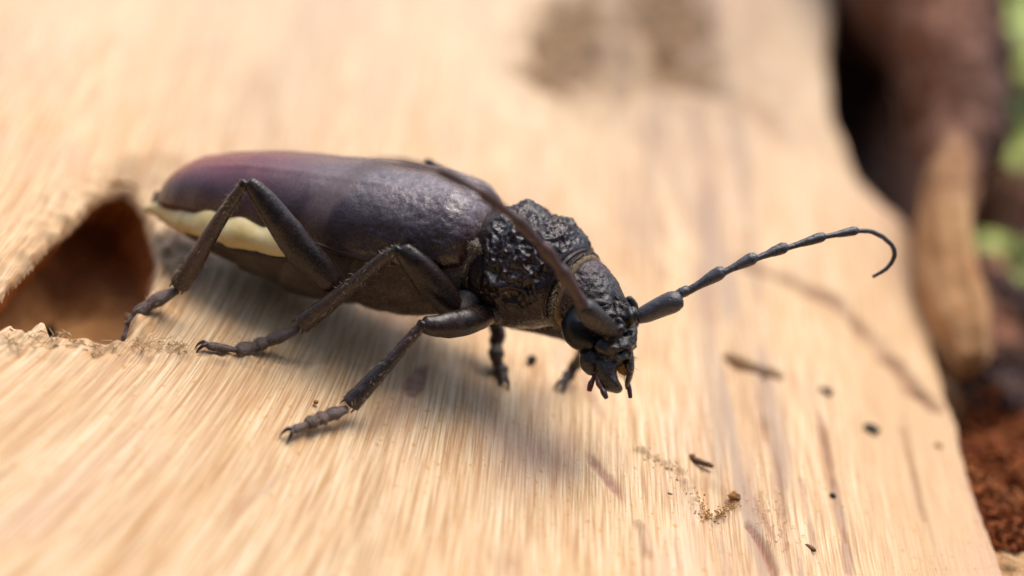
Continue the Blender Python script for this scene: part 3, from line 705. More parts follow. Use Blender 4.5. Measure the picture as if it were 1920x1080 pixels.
# cream membrane swelling between wing case and belly
Pc = [(288, 389, 15.95, 8), (318, 398, 15.83, 20), (346, 407, 15.71, 25), (358, 410, 15.67, 24), (370, 414, 15.62, 26), (412, 426, 15.48, 29), (426, 430, 15.45, 27), (438, 433, 15.42, 29), (478, 445, 15.35, 29), (490, 448, 15.33, 27), (502, 451, 15.31, 28), (540, 459, 15.27, 23), (575, 466, 15.25, 14)]
px_tube('flank_membrane', [(p[0], p[1], p[2]-.035, p[3]*1.04) for p in Pc], M_cream, beetle, n=24, m=6, flat=0.7, noise=0.03, nscale=5.0)
Pe = [(300, 402, 15.88, 4), (335, 418, 15.70, 6), (390, 443, 15.47, 7), (455, 463, 15.31, 7), (520, 475, 15.22, 7), (590, 478, 15.16, 6)]
px_tube('flank_edge', [(p[0], p[1]+8, p[2]+.03, p[3]) for p in Pe], M_edge, beetle, n=10, m=8, noise=0.012, nscale=9.0)
Pe = [(560, 448, 15.16, 4), (620, 466, 15.12, 6), (680, 483, 15.05, 6), (740, 496, 15.0, 6), (800, 505, 14.94, 5)]
px_tube('flank_edge', Pe, M_edge, beetle, n=12, m=8, noise=0.006, nscale=9.0)

# thorax: hind and middle parts, downy
def body_loft(name, S, Wd, Tp, Bt, mat, m=60, n=72, noise=0.01, nsc=7.0, groove=None):
    ss = np.linspace(S[0], S[-1], m); rows = [body_section(s, np.interp(s, S, Wd), np.interp(s, S, Tp), np.interp(s, S, Bt), n) for s in ss]
    G = np.array(rows); N = grid_normals(G, True)
    if (N[m//2]@A(0, 0, 1))[np.argmax(G[m//2, :, 2])] < 0: N = -N
    d = noise*pn3(G, nsc)
    if groove is not None: d = d+groove(G, ss)
    G = G+N*d[..., None]; V, Fc = close_grid(G)
    return mk(name, V, Fc, mat, beetle), G, N
def gro(G, ss):
    z = G[..., 2]; s = ss[:, None]
    return -0.03*np.exp(-((z-(0.50+0.12*(s+1)))/0.02)**2)
meta, MG, MN = body_loft('metathorax', A(-1.42, -1.36, -1.2, -.95, -.7, -.5, -.38, -.33), A(.1, .36, .50, .57, .57, .53, .46, .3), A(.68, .70, .74, .82, .90, .95, .97, .95), A(.5, .30, .22, .22, .29, .38, .48, .62), M_thorax, groove=gro)
meso, SG, SN = body_loft('mesothorax', A(-.55, -.5, -.42, -.32, -.22, -.16), A(.3, .46, .48, .45, .40, .3), A(1.0, 1.04, 1.08, 1.08, 1.05, 1.0), A(.7, .50, .48, .52, .58, .7), M_thorax, noise=0.015, nsc=12.0)

# pronotum: ribbed and wrinkled shield
def pronotum():
    C0 = [pt(903, 494, 15.40), pt(915, 495, 15.38), pt(950, 498, 15.33), pt(995, 507, 15.25), pt(1035, 522, 15.16), pt(1065, 537, 15.09), pt(1083, 546, 15.05)]
    R0 = A(.385, .415, .445, .455, .405, .325, .285)
    m = 22; C = catmull(C0, m); R = catmull(R0[:, None]*A(1, 0, 0), m)[:, 0]
    # turned-in ends
    C = np.vstack([C[0]+(C[1]-C[0])*2.0, C[0], C, C[-1], C[-1]-(C[-1]-C[-2])*3]); R = np.concatenate([[R[0]*.7, R[0]*.94], R, [R[-1]*.93, R[-1]*.7]])
    n = 230; G = tube_grid(C, R*1.02, R*0.98, BL, n)
    N = grid_normals(G, True); ctr = C[:, None, :]
    if ((G-ctr)*N).sum(2).mean() < 0: N = -N
    t = np.linspace(0, 1, len(C))[:, None]
    P = G.reshape(-1, 3)
    up = N@A(0, 0, 1); near = -(N@BL)
    body = sstep(0.24, 0.40, t)*sstep(0.84, 0.70, t)*sstep(-0.45, 0.0, up)
    warp = P+0.05*np.stack([pn3(P, 6, 1), pn3(P, 6, 2), pn3(P, 6, 3)], 1)
    pts = P[rng.integers(0, len(P), 520)]+rng.normal(0, 0.02, (520, 3))
    f1, f2 = worley(warp, pts); cell = (f2-f1).reshape(up.shape)
    net = sstep(0.0, 0.028, cell)                                  # 0 on ridges between pits
    rid = 1-np.abs(pn3(G+0.05*pn3(G, 5.0)[..., None], 8.2, 4.0))*2.4
    rid2 = 1-np.abs(pn3(G, 17.0, 9.0))*2.2
    top = sstep(0.45, 0.8, up)
    d = body*((1-top)*(0.032*rid+0.020*rid2-0.032+0.03*pn3(G, 4.5, 6.0))+top*(0.020*(1-net)+0.012*rid2+0.05*pn3(G, 6.0, 2.0)))
    d = d+body*0.05*np.exp(-(((t-0.52)/0.13)**2))*np.exp(-((up-0.15)/0.25)**2)*sstep(0.3, 0.8, near)   # side tubercle
    # grooves running round the rear and front margins
    d = d-0.020*np.exp(-((t-0.085)/0.012)**2)-0.014*np.exp(-((t-0.135+0.012*pn3(G, 4.0))/0.010)**2)-0.018*np.exp(-((t-0.175+0.02*pn3(G, 4.0))/0.012)**2)*sstep(-0.6, 0, up)
    d = d-0.022*np.exp(-((t-0.895)/0.014)**2)-0.012*np.exp(-((t-0.845+0.01*pn3(G, 5.0))/0.012)**2)+0.016*np.exp(-((t-0.94)/0.02)**2)
    d = d+0.003*pn3(G, 30.0)+0.010*pn3(G, 4.0, 8.0)
    G = G+N*d[..., None]; V, Fc = close_grid(G)
    return mk('pronotum', V, Fc, M_pron, beetle), G, N
pron, PG, PN = pronotum(); pron['label'] = 'black wrinkled neck shield'

# head, bent down and turned towards the open side
HM = unit(0.28*CR-0.93*CU-0.20*CW)
HF = A(*(0.62*CR+0.30*CU-0.72*CW)); HF = unit(HF-HM*(HF@HM))
HE = np.cross(HM, HF); HE = HE if HE@CR < 0 else -HE           # towards the beetle's right side
def head_mesh():
    C0 = [pt(1066, 542, 15.10), pt(1084, 545, 15.06), pt(1102, 558, 15.03), pt(1122, 588, 14.99), pt(1137, 620, 14.95), pt(1146, 655, 14.90), pt(1150, 682, 14.87), pt(1152, 692, 14.86)]
    m = 14; C = catmull(C0, m); k = len(C0)
    ra = catmull(A(.225, .24, .245, .24, .24, .20, .165, .09)[:, None]*A(1, 0, 0), m)[:, 0]; rb = catmull(A(.225, .235, .235, .215, .20, .15, .11, .06)[:, None]*A(1, 0, 0), m)[:, 0]
    n = 120; G = tube_grid(C, ra, rb, HE, n, 0.92)
    N = grid_normals(G, True)
    if ((G-C[:, None, :])*N).sum(2).mean() < 0: N = -N
    t = np.linspace(0, 1, len(C))[:, None]
    f = N@HF
    fro = sstep(0.38, 0.5, t)*sstep(0.1, 0.5, f)
    rid = 1-np.abs(pn3(G, 9.0, 3.0))*2.2
    d = (1-sstep(0.3, 0.42, t))*0.010*(1-np.abs(pn3(G, 24.0, 1.0))*2.0)+fro*(0.035*rid-0.02)+0.008*pn3(G, 26.0, 5.0)
    e = (G-C[:, None, :])@HE
    d = d-0.06*np.exp(-(e/0.035)**2)*fro*sstep(0.8, 0.6, t)          # furrow between the antennae
    G = G+N*d[..., None]; V, Fc = close_grid(G)
    return mk('head', V, Fc, M_head, beetle), G, N
head, HG, HN = head_mesh()
# purple-brown back of the head, finely wrinkled
C0 = [pt(1062, 540, 15.11), pt(1078, 544, 15.07), pt(1094, 552, 15.04), pt(1108, 566, 15.01)]
C = catmull(C0, 14); Rr = catmull(A(.23, .255, .258, .235)[:, None]*A(1, 0, 0), 14)[:, 0]; G = tube_grid(C, Rr, Rr*0.985, HE, 110); N = grid_normals(G, True)
if ((G-C[:, None, :])*N).sum(2).mean() < 0: N = -N
G = G+N*(0.016*(1-np.abs(pn3(G, 17.0, 1.0)+0.3*pn3(G, 40.0))*2.2)*np.sin(np.linspace(0, math.pi, len(C)))[:, None])[..., None]
V, Fc = close_grid(G); mk('occiput', V, Fc, M_neck, head)
# eyes: kidney shaped, the lower lobe large
px_tube('eye', [(1144, 573, 14.80, 7), (1122, 571, 14.80, 14), (1098, 582, 14.82, 23), (1086, 608, 14.81, 34), (1093, 630, 14.78, 31), (1112, 644, 14.76, 16)], M_eye, head, n=28, m=10, noise=0.0)
px_tube('eye', [(1178, 560, 15.10, 8), (1184, 575, 15.12, 13), (1180, 600, 15.14, 20), (1176, 622, 15.12, 14)], M_eye, head, n=20)
# antennal sockets, brow ridges, shield and lip
for P_s in ([(1140, 640, 14.78, 16), (1150, 622, 14.72, 19), (1160, 604, 14.72, 13)], [(1168, 606, 14.80, 15), (1180, 592, 14.80, 18), (1190, 588, 14.80, 12)],
            [(1150, 574, 14.86, 9), (1158, 590, 14.82, 11), (1166, 612, 14.78, 9)], [(1146, 566, 14.88, 7), (1152, 553, 14.90, 7), (1158, 562, 14.88, 6)]):
    px_tube('socket_ridge', P_s, M_head, head, n=18, m=8, noise=0.034, nscale=20.0)
for P_s in ([(1128, 650, 14.74, 15), (1150, 652, 14.70, 15), (1172, 644, 14.74, 14), (1184, 632, 14.80, 9)], [(1140, 668, 14.73, 10), (1160, 670, 14.71, 11), (1176, 662, 14.75, 9)]):
    px_tube('face_plate', P_s, M_head, head, n=18, m=8, noise=0.032, nscale=20.0)
px_tube('cheek', [(1096, 652, 14.86, 14), (1106, 662, 14.83, 20), (1118, 672, 14.80, 18)], M_head, head, n=20, noise=0.03, nscale=14.0)
pillow('cheek', [(1086, 660), (1104, 648), (1124, 654), (1130, 672), (1124, 692), (1112, 705), (1098, 700), (1087, 682)], 14.80, 0.075, M_head, head, noise=0.006)
pillow('mandible', [(1112, 672), (1132, 664), (1160, 668), (1157, 690), (1158, 708), (1168, 729), (1158, 738), (1143, 735), (1128, 729), (1120, 716), (1116, 698)], 14.76, 0.075, M_head, head, noise=0.005)
pillow('mandible', [(1170, 676), (1184, 654), (1190, 676), (1188, 698), (1182, 718), (1174, 731), (1171, 716), (1175, 702), (1171, 690)], 14.84, 0.06, M_head, head, noise=0.004)
px_tube('palp', [(1116, 692, 14.80, 4), (1113, 708, 14.79, 4), (1108, 720, 14.78, 6), (1105, 732, 14.77, 5)], M_palp, head, n=12)
px_tube('palp', [(1120, 704, 14.74, 4), (1122, 718, 14.72, 5.5), (1127, 727, 14.71, 5)], M_palp, head, n=12)
px_tube('palp', [(1127, 726, 14.71, 3.5), (1132, 736, 14.70, 6), (1137, 746, 14.69, 4.5)], M_claw, head, n=12)
px_tube('palp', [(1176, 712, 14.88, 4), (1180, 730, 14.87, 4.5), (1182, 745, 14.86, 4)], M_claw, head, n=12)
px_tube('mouth_brush', [(1160, 680, 14.86, 8), (1167, 690, 14.85, 11), (1172, 700, 14.85, 7)], M_hairo, head, n=14, noise=0.02, nscale=20)

# antennae
def antenna(segs, mats, joints, ref=None):
    an = empty('antenna', parent=beetle)
    for k, (nm, P) in enumerate(segs):
        px_tube(nm, P, mats[min(k, len(mats)-1)], an, n=18, m=8, cap=0.45, noise=0.002, nscale=30)
    for P in joints: px_tube('joint', P, M_antjoint, an, n=10, m=4)
    return an
def club(a, b, r0, r1, r2):
    """segment that widens towards its outer end, then rounds off"""
    f = lambda t, r: (a[0]+(b[0]-a[0])*t, a[1]+(b[1]-a[1])*t, a[2]+(b[2]-a[2])*t, r)
    return [f(0, r0), f(.3, r0*1.12), f(.62, (r0+r1)*.55), f(.88, r1*.97), f(1, r1*.74)]
J = [(1196, 594, 14.82), (1277, 562, 14.80), (1291, 547, 14.82), (1356, 509, 14.84), (1416, 483, 14.88), (1476, 464, 14.95), (1546, 443, 15.02), (1607, 433, 15.1)]
segs = [('scape', [(1197, 595, 14.82, 13), (1210, 589, 14.82, 17), (1240, 575, 14.81, 20), (1262, 566, 14.80, 21), (1273, 562, 14.80, 17)]),
        ('pedicel', [(1268, 553, 14.81, 8), (1278, 549, 14.81, 10), (1288, 545, 14.82, 10), (1292, 544, 14.82, 7)]),
        ('antennal_segment', club((1290, 546, 14.82), (1356, 508, 14.84), 7.5, 13.5, 9)),
        ('antennal_segment', club((1357, 511, 14.84), (1416, 482, 14.88), 6.5, 12.5, 8)),
        ('antennal_segment', club((1417, 485, 14.88), (1474, 463, 14.95), 6, 11.5, 8)),
        ('antennal_segment', club((1476, 465, 14.95), (1545, 443, 15.02), 5.5, 10, 7)),
        ('antennal_segment', club((1546, 444, 15.02), (1607, 432, 15.10), 5, 9, 6)),
        ('antennal_segment', [(1607, 433, 15.10, 4.5), (1632, 434, 15.15, 4.5), (1655, 444, 15.2, 5)]),
        ('antennal_segment', [(1655, 444, 15.2, 4.5), (1672, 460, 15.23, 4.5), (1677, 478, 15.25, 4.5), (1670, 495, 15.27, 4)]),
        ('antennal_segment', [(1670, 495, 15.27, 4), (1658, 507, 15.28, 3.8), (1637, 519, 15.3, 3)])]
a1 = antenna(segs, [M_ant], [[(1192, 594, 14.82, 9), (1199, 593, 14.82, 8)], [(1274, 556, 14.81, 7), (1270, 553, 14.81, 6)], [(1355, 510, 14.84, 6), (1360, 508, 14.84, 5)], [(1414, 483, 14.88, 6), (1419, 482, 14.88, 5)], [(1474, 464, 14.95, 5.5), (1479, 463, 14.95, 4.5)], [(1544, 444, 15.02, 4.5), (1549, 443, 15.02, 4)]])
a1['label'] = 'grey jointed antenna stretched out to one side with hooked tip'
segs = [('scape', [(1152, 624, 14.72, 15), (1138, 614, 14.66, 19), (1115, 597, 14.55, 23), (1098, 580, 14.46, 22), (1089, 570, 14.42, 15)]),
        ('pedicel', [(1092, 572, 14.40, 11), (1087, 562, 14.37, 13), (1083, 553, 14.34, 10)]),
        ('antennal_segment', club((1084, 556, 14.34), (1050, 503, 14.15), 10, 15, 10)),
        ('antennal_segment', club((1051, 506, 14.15), (1019, 463, 14.02), 9, 15, 9)),
        ('antennal_segment', club((1020, 465, 14.02), (966, 408, 13.88), 8.5, 14, 8)),
        ('antennal_segment', club((967, 410, 13.88), (900, 359, 13.72), 8, 12, 7)),
        ('antennal_segment', club((901, 360, 13.72), (822, 319, 13.5), 7, 11, 6)),
        ('antennal_segment', club((823, 320, 13.5), (748, 303, 13.1), 6, 8.5, 6)),
        ('antennal_segment', [(749, 303, 13.1, 6), (715, 304, 12.8, 6.5), (682, 316, 12.4, 7)]),
        ('antennal_segment', [(682, 316, 12.4, 6.5), (655, 334, 12.1, 6.5), (630, 356, 11.8, 6.5)]),
        ('antennal_segment', [(630, 356, 11.8, 6), (606, 380, 11.5, 6), (588, 410, 11.3, 4)])]
a2 = antenna(segs, [M_head, M_antred], [[(1052, 506, 14.15, 10), (1048, 500, 14.14, 9)], [(1021, 466, 14.02, 10), (1016, 460, 14.0, 9)], [(968, 411, 13.88, 9), (962, 405, 13.87, 8)], [(902, 361, 13.72, 8), (896, 357, 13.7, 7)]])
a2['label'] = 'reddish antenna curving back over the wing cases'

# legs
def claw_pair(parent, p, d, side, size=0.09):
    for sg in (-1, 1):
        o = unit(d+side*0.5*sg); q = [p, p+o*size*.5+A(0, 0, .015), p+o*size*.9-A(0, 0, .015), p+o*size+unit(d)*0.01-A(0, 0, .055)]
        w_tube('claw', q, [.018, .016, .011, .003], M_claw, parent, n=10, m=6)
def tarsus(parent, pts, rads, mats=M_tarsus, flat=0.55):
    """lobed foot joints from the shin to the claw joint, along the given points"""
    for k in range(len(pts)-1):
        a, b = pts[k], pts[k+1]; r = rads[k]; last = k == len(pts)-2
        d = b-a
        if last: q, rr = [a-d*.15, a+d*.3, a+d*.75, b], [r*.55, r*.6, r*.9, r*.75]
        else: q, rr = [a-d*.05, a+d*.35, a+d*.75, b+d*.08], [r*.6, r*.85, r*1.12, r*.9]
        sidev = unit(np.cross(d, A(0, 0, 1)))
        w_tube('tarsal_segment', q, rr, mats, parent, ref=sidev, n=14, m=6, flat=0.75 if last else flat+.15, noise=0.004, nscale=25)
        if not last: w_tube('foot_pad', [a+d*.3-A(0, 0, r*.45), b-A(0, 0, r*.5)], [r*.6, r*.75], M_pad, parent, ref=sidev, n=10, m=4, flat=0.4)
    d = unit(pts[-1]-pts[-2]); claw_pair(parent, pts[-1], d, unit(np.cross(d, A(0, 0, 1))))
def sp(px, py, lift): return surf(px, py, lift)
def leg(fem, tib, tars, trad, coxa=None, label=None):
    L = empty('leg', parent=beetle)
    if label: L['label'] = label
    if coxa: px_tube('coxa', coxa, M_thorax, L, n=18, noise=0.008, nscale=14)
    fem = [(*p[:3], p[3]*.92) for p in fem]; tib = [(*p[:3], p[3]*.86) for p in tib]
    px_tube('femur', fem, M_leg, L, n=24, m=10, flat=0.8, cap=0.6, noise=0.006, nscale=9)
    px_tube('tibia', tib, M_tibia, L, n=20, m=10, flat=0.85, cap=0.35, noise=0.004, nscale=14)
    k = tib[0]; px_tube('knee', [(k[0]+2, k[1]-3, k[2], k[3]*1.15), (k[0]-2, k[1]+3, k[2], k[3]*1.1)], M_leg, L, n=14)
    e = tib[-1]; t2 = tib[-2]; dv = unit(A(e[0]-t2[0], e[1]-t2[1])); nv = A(-dv[1], dv[0])
    for sg in (-.6, .7):   # two short spurs at the end of the shin
        px_tube('spur', [(e[0]+nv[0]*sg*e[3], e[1]+nv[1]*sg*e[3], e[2]-.02, 3.2), (e[0]+nv[0]*sg*e[3]*1.1+dv[0]*14, e[1]+nv[1]*sg*e[3]*1.1+dv[1]*14, e[2]-.02, .8)], M_claw, L, n=8)
    tarsus(L, tars, trad)
    return L
# right hind
dt = depth_at(325, 548, .15)
hind = leg([(640, 556, 15.12, 20), (605, 512, 15.02, 30), (560, 462, 14.93, 33), (515, 402, 14.84, 28), (480, 356, 14.79, 20), (470, 345, 14.78, 15)],
    [(457, 346, 14.78, 11), (435, 378, 14.84, 14), (400, 432, 14.95, 17), (362, 496, 15.10, 21), (337, 534, 15.20, 22)],
    [pt(328, 546, 15.22), pt(288, 566, 15.20), pt(258, 588, 15.20), pt(243, 606, 15.22), pt(236, 642, 15.16)], [.062, .058, .05, .045], label='bent hind leg with its foot on the rim of the hole')
# right middle
f = lambda x, y, l: surf(x, y, l)
mid = leg([(858, 600, 15.08, 20), (835, 562, 14.98, 31), (803, 522, 14.88, 33), (775, 490, 14.80, 26), (757, 472, 14.77, 20)],
    [(745, 470, 14.76, 13), (715, 487, 14.82, 14), (665, 530, 14.92, 16), (610, 574, 15.04, 20), (567, 607, 15.13, 22)],
    [pt(556, 618, 15.16), pt(508, 637, 15.15), f(482, 648, .05), f(452, 657, .045), f(392, 649, .045)], [.058, .060, .062, .046], coxa=[(880, 560, 15.1, 26), (868, 585, 15.06, 26)], label='bent middle leg with spread claws')
# right front
front = leg([(920, 588, 15.05, 20), (895, 596, 14.95, 27), (860, 606, 14.84, 29), (825, 611, 14.74, 25), (800, 610, 14.70, 19)],
    [(792, 610, 14.69, 12), (765, 640, 14.69, 13), (730, 680, 14.69, 15), (690, 722, 14.69, 19), (658, 756, 14.69, 22)],
    [f(648, 768, .10), f(618, 778, .075), f(598, 786, .055), f(580, 793, .05), f(552, 806, .045)], [.054, .056, .054, .044], coxa=[(935, 575, 15.1, 24), (922, 590, 15.06, 22)], label='front leg stretched towards the viewer\'s side')
# left middle: knee shows above the wing cases, foot below the neck
leg([(880, 560, 15.7, 20), (860, 470, 15.95, 26), (830, 370, 16.1, 26), (811, 318, 16.18, 18)],
    [(806, 309, 16.18, 13), (830, 380, 16.1, 13), (880, 500, 15.95, 15), (930, 612, 15.85, 17), (931, 640, 15.82, 17)],
    [pt(932, 646, 15.80), pt(930, 668, 15.76), f(934, 684, .06), f(942, 696, .05), f(944, 708, .04)], [.06, .062, .06, .05])
# left front: reaches forward behind the head
leg([(960, 600, 15.5, 18), (1000, 606, 15.55, 20), (1050, 618, 15.62, 20), (1090, 632, 15.7, 17)],
    [(1096, 636, 15.7, 11), (1094, 655, 15.82, 12), (1086, 674, 15.92, 13), (1078, 686, 15.97, 14)],
    [pt(1076, 690, 15.98), f(1070, 698, .06), f(1065, 706, .05), f(1058, 715, .04)], [.05, .05, .045])
# left hind: wholly behind the body from here
kn = lc(-2.0, .85, .72); ft = lc(-2.6, 1.6, 0.0); ft[2] = float(base_z(ft[0], ft[1]))+.05; an = ft+A(.32, .05, .14)
def pxd(p):
    x, y, d = proj(p); return (float(x), float(y), float(d))
leg([(*pxd(lc(-1.25, .3, .5)), 20), (*pxd(lc(-1.6, .65, .8)), 29), (*pxd(kn), 16)], [(*pxd(kn), 12), (*pxd((kn+an)/2), 15), (*pxd(an), 20)], [an, an*.6+ft*.4, ft], [.06, .05])

# ------------------------------------------------------------------ down and hairs
def pick(G, N, mask, n):
    Pv, Nv = G.reshape(-1, 3), N.reshape(-1, 3); ii = np.flatnonzero(mask.ravel()); ii = ii[rng.integers(0, len(ii), n)]
    return Pv[ii]+rng.normal(0, .006, (n, 3)), Nv[ii]
tt = np.linspace(0, 1, PG.shape[0])[:, None]+0*PG[..., 0]
r_, n_ = pick(PG, PN, (tt < 0.06) & (tt > 0.01) & (PN@BL < 0.3), 700); hairs('neck_hair', r_, n_*.4-BA*.6, M_hairg, pron, .055, .0035)
r_, n_ = pick(PG, PN, (tt > 0.95) & (tt < 0.99) & (PN@BL < 0.4), 900); hairs('neck_hair', r_, n_*.35+unit(PG[-1].mean(0)-PG[-6].mean(0))*.7, M_hairg, pron, .04, .0035)
cc = PG[-12].mean(0); ax = unit(PG[-4].mean(0)-PG[-20].mean(0)); rr_ = np.linalg.norm(PG[-10]-PG[-10].mean(0), axis=1).mean()
G = tube_grid(np.array([cc-ax*.02, cc+ax*.015, cc+ax*.04, cc+ax*.055]), A(.88, .93, .925, .85)*rr_, A(.88, .93, .925, .85)*rr_, BL, 80); V, Fc = close_grid(G); mk('neck_membrane', V, Fc, simple('straw_membrane', (.24, .16, .08), .7, .5, 30.0, .5, 90.0), beetle)
r_, n_ = pick(PG, PN, (PN[..., 2] < -0.45), 500); hairs('neck_hair', r_, n_, M_hairg, pron, .035, .003)
r_, n_ = pick(SG, SN, (SN@BL < 0.2), 1300); hairs('thorax_hair', r_, n_*.5-BA*.4-A(0, 0, .4), M_hairg, meso, .05, .0035)
r_, n_ = pick(MG, MN, (MN@BL < 0.2), 1500); hairs('thorax_hair', r_, n_*.25-BA*.6-A(0, 0, .3), M_hairg, meta, .04, .003)
r_, n_ = pick(HG, HN, (HN@HF > -0.2), 420); hairs('head_hair', r_, n_*.8, M_hairg, head, .04, .003)
def leg_hair(Lg, n, ln):
    for ch in list(Lg.children):
        if ch.name.split('.')[0] in ('tibia', 'tarsal_segment'):
            co = np.array([v.co for v in ch.data.vertices])+np.array(ch['_o']); no = np.array([v.normal for v in ch.data.vertices])
            k = n if ch.name.startswith('tibia') else n//3
            ii = rng.integers(0, len(co), k); ax = unit(co[-1]-co[-2])
            hairs('leg_hair', co[ii], no[ii]*.5+ax*.6, M_hairg, Lg, ln, .003)
for Lg in (hind, mid, front): leg_hair(Lg, 240, .04)
mb = pt(1168, 692, 14.84); r_ = mb+rng.normal(0, .03, (120, 3)); hairs('mouth_hair', r_, np.tile(HM*.8+HF*.2, (120, 1)), M_hairo, head, .08, .0035)
# sawdust clinging to the wing case
def flecks(G, N, n, smin, smax):
    Vs, Fs = [], []
    Pv, Nv = G.reshape(-1, 3), N.reshape(-1, 3)
    for i in rng.integers(0, len(Pv), n):
        c, nn = Pv[i], Nv[i]; a = unit(np.cross(nn, rng.normal(size=3))); b = np.cross(nn, a); L = rng.uniform(smin, smax); w = L*rng.uniform(.15, .5)
        k = len(Vs); Vs += [c+a*L, c+b*w, c-a*L, c-b*w, c+nn*w*.8]; Fs += [[k, k+1, k+4], [k+1, k+2, k+4], [k+2, k+3, k+4], [k+3, k, k+4]]
    return Vs, Fs
Vs, Fs = flecks(EG[20:-6, 12:95], EN[20:-6, 12:95], 46, .008, .022)
V2, F2 = flecks(PG[12:-12], PN[12:-12], 14, .007, .02); k = len(Vs); Vs += V2; Fs += [[i+k for i in f_] for f_ in F2]
tag(mk('sawdust_flecks', Vs, Fs, M_fleck, smooth=False), 'tiny pale sawdust flecks sticking to the beetle\'s dark back', 'sawdust', kind='stuff')
# ------------------------------------------------------------------ crumbs and splinters on the wood
M_chip = simple('brown_chip', (0.20, 0.085, 0.03), 0.7, 0.5, 12.0, 0.5, 40.0)
M_black = simple('black_crumb', (0.035, 0.028, 0.02), 0.8, 0.5, 12.0, 0.5, 40.0)
M_orange = simple('orange_crumb', (0.42, 0.17, 0.035), 0.7, 0.5, 12.0, 0.6, 40.0)
M_fibre = simple('pale_fibre', (0.66, 0.46, 0.24), 0.8, 0.4, 12.0)
def wood_top(px, py): return surf(px, py, 0.01)
for i, (nm, px, py, sz, mt, rz, lab, ct) in enumerate([
    ('wood_chip', 1314, 868, (.085, .022, .018), M_chip, -.25, 'dark brown wood sliver lying above the chewed ring of frass', 'wood chip'),
    ('wood_crumb', 1297, 858, (.022, .022, .02), M_orange, .3, 'small orange crumb touching the end of the dark brown sliver', 'crumb'),
    ('wood_crumb', 1376, 934, (.045, .03, .03), M_orange, -.4, 'largest orange crumb, at the right end of the chewed frass ring', 'crumb'),
    ('wood_crumb', 1256, 927, (.018, .010, .008), M_chip, 0, 'tiny brown crumb on open grain left of the frass ring', 'crumb'),
    ('bark_crumb', 996, 676, (.030, .030, .028), M_black, .4, 'black crumb on the wood between the far foot and the jaws', 'crumb'),
    ('bark_crumb', 1549, 735, (.055, .035, .02), M_black, -.2, 'flat dark crumb beside the grey weathered strip', 'crumb'),
    ('bark_crumb', 1634, 803, (.060, .035, .02), M_black, -.5, 'dark crumb on the smooth wood near the bark edge', 'crumb'),
    ('bark_crumb', 1561, 931, (.022, .022, .018), M_black, .1, 'round black crumb in the thin crack of the grey strip', 'crumb'),
    ('wood_crumb', 1520, 1028, (.045, .014, .012), M_chip, -.7, 'reddish splinter end at the foot of the grey strip', 'crumb'),
    ('wood_crumb', 592, 755, (.018, .016, .014), M_orange, .2, 'orange crumb beside the shin of the front leg', 'crumb'),
    ('wood_crumb', 770, 768, (.022, .020, .016), M_orange, .5, 'orange crumb at the tip of the reddish oval scar', 'crumb'),
    ('wood_crumb', 1760, 838, (.03, .03, .018), M_orange, .5, 'orange brown crumb on the rim of the bark edge', 'crumb')]):
    c = wood_top(px, py); tag(chunk(nm, c+A(0, 0, sz[2]*.35), sz, mt, None, 60+i*2.3, rz, 12, 0.35), lab, ct)
def fibre_mass(n, pl, spread, lmin, lmax, w, lift, flatz=0.5):
    Vs, Fs = [], []; L = np.array(pl, float)
    for i in range(n):
        t = rng.uniform(0, len(L)-1.001); k0 = int(t); q = L[k0]*(1-t+k0)+L[k0+1]*(t-k0)+rng.normal(0, 1, 2)*spread
        c = wood_top(*q)+A(0, 0, rng.uniform(0, lift)); a = unit(rng.normal(size=3)*A(1, 1, flatz)); Lh = rng.uniform(lmin, lmax)
        s = unit(np.cross(a, rng.normal(size=3)))*w*rng.uniform(.5, 1.4); b = np.cross(a, s); bend = unit(rng.normal(size=3))*Lh*.3; k = len(Vs)
        for tt_, f_ in ((-1, .6), (0, 1), (1, .3)):
            o = c+a*Lh*.5*tt_+bend*(1-tt_*tt_); Vs += [o+s*f_, o+b*f_, o-s*f_, o-b*f_]
        for r in (0, 4):
            for j in range(4): Fs.append([k+r+j, k+r+(j+1) % 4, k+r+4+(j+1) % 4, k+r+4+j])
    return Vs, Fs
Vs, Fs = fibre_mass(150, [(252, 646), (285, 650), (330, 655), (345, 658)], 6, .02, .08, .0035, .03)
tag(mk('wood_fibres', Vs, Fs, M_fibre, smooth=False), 'tuft of torn pale fibres on the right lip of the hole', 'wood fibres', kind='stuff')
Vs, Fs = fibre_mass(420, [(1198, 850), (1245, 870), (1280, 895), (1298, 935), (1318, 966), (1350, 968), (1380, 945)], 6, .008, .030, .005, .015)
tag(mk('frass_crumbs', Vs, Fs, simple('frass', (0.48, 0.25, 0.07), 0.8, 0.5, 14.0), smooth=False), 'trail of tiny chewed frass crumbs curving over the wood', 'frass', kind='stuff')
Vs, Fs = fibre_mass(70, [(20, 640), (90, 640), (150, 648), (215, 660)], 9, .03, .11, .006, .03)
tag(mk('wood_fibres', Vs, Fs, M_fibre, smooth=False), 'frayed fibres along the front lip of the dark hole', 'wood fibres', kind='stuff')
Vs, Fs = fibre_mass(110, [(1425, 915), (1450, 960), (1480, 1020)], 18, .02, .06, .0025, .010)
tag(mk('wood_fibres', Vs, Fs, M_fibre, smooth=False), 'loose hair-thin fibres on the grey weathered strip', 'wood fibres', kind='stuff')

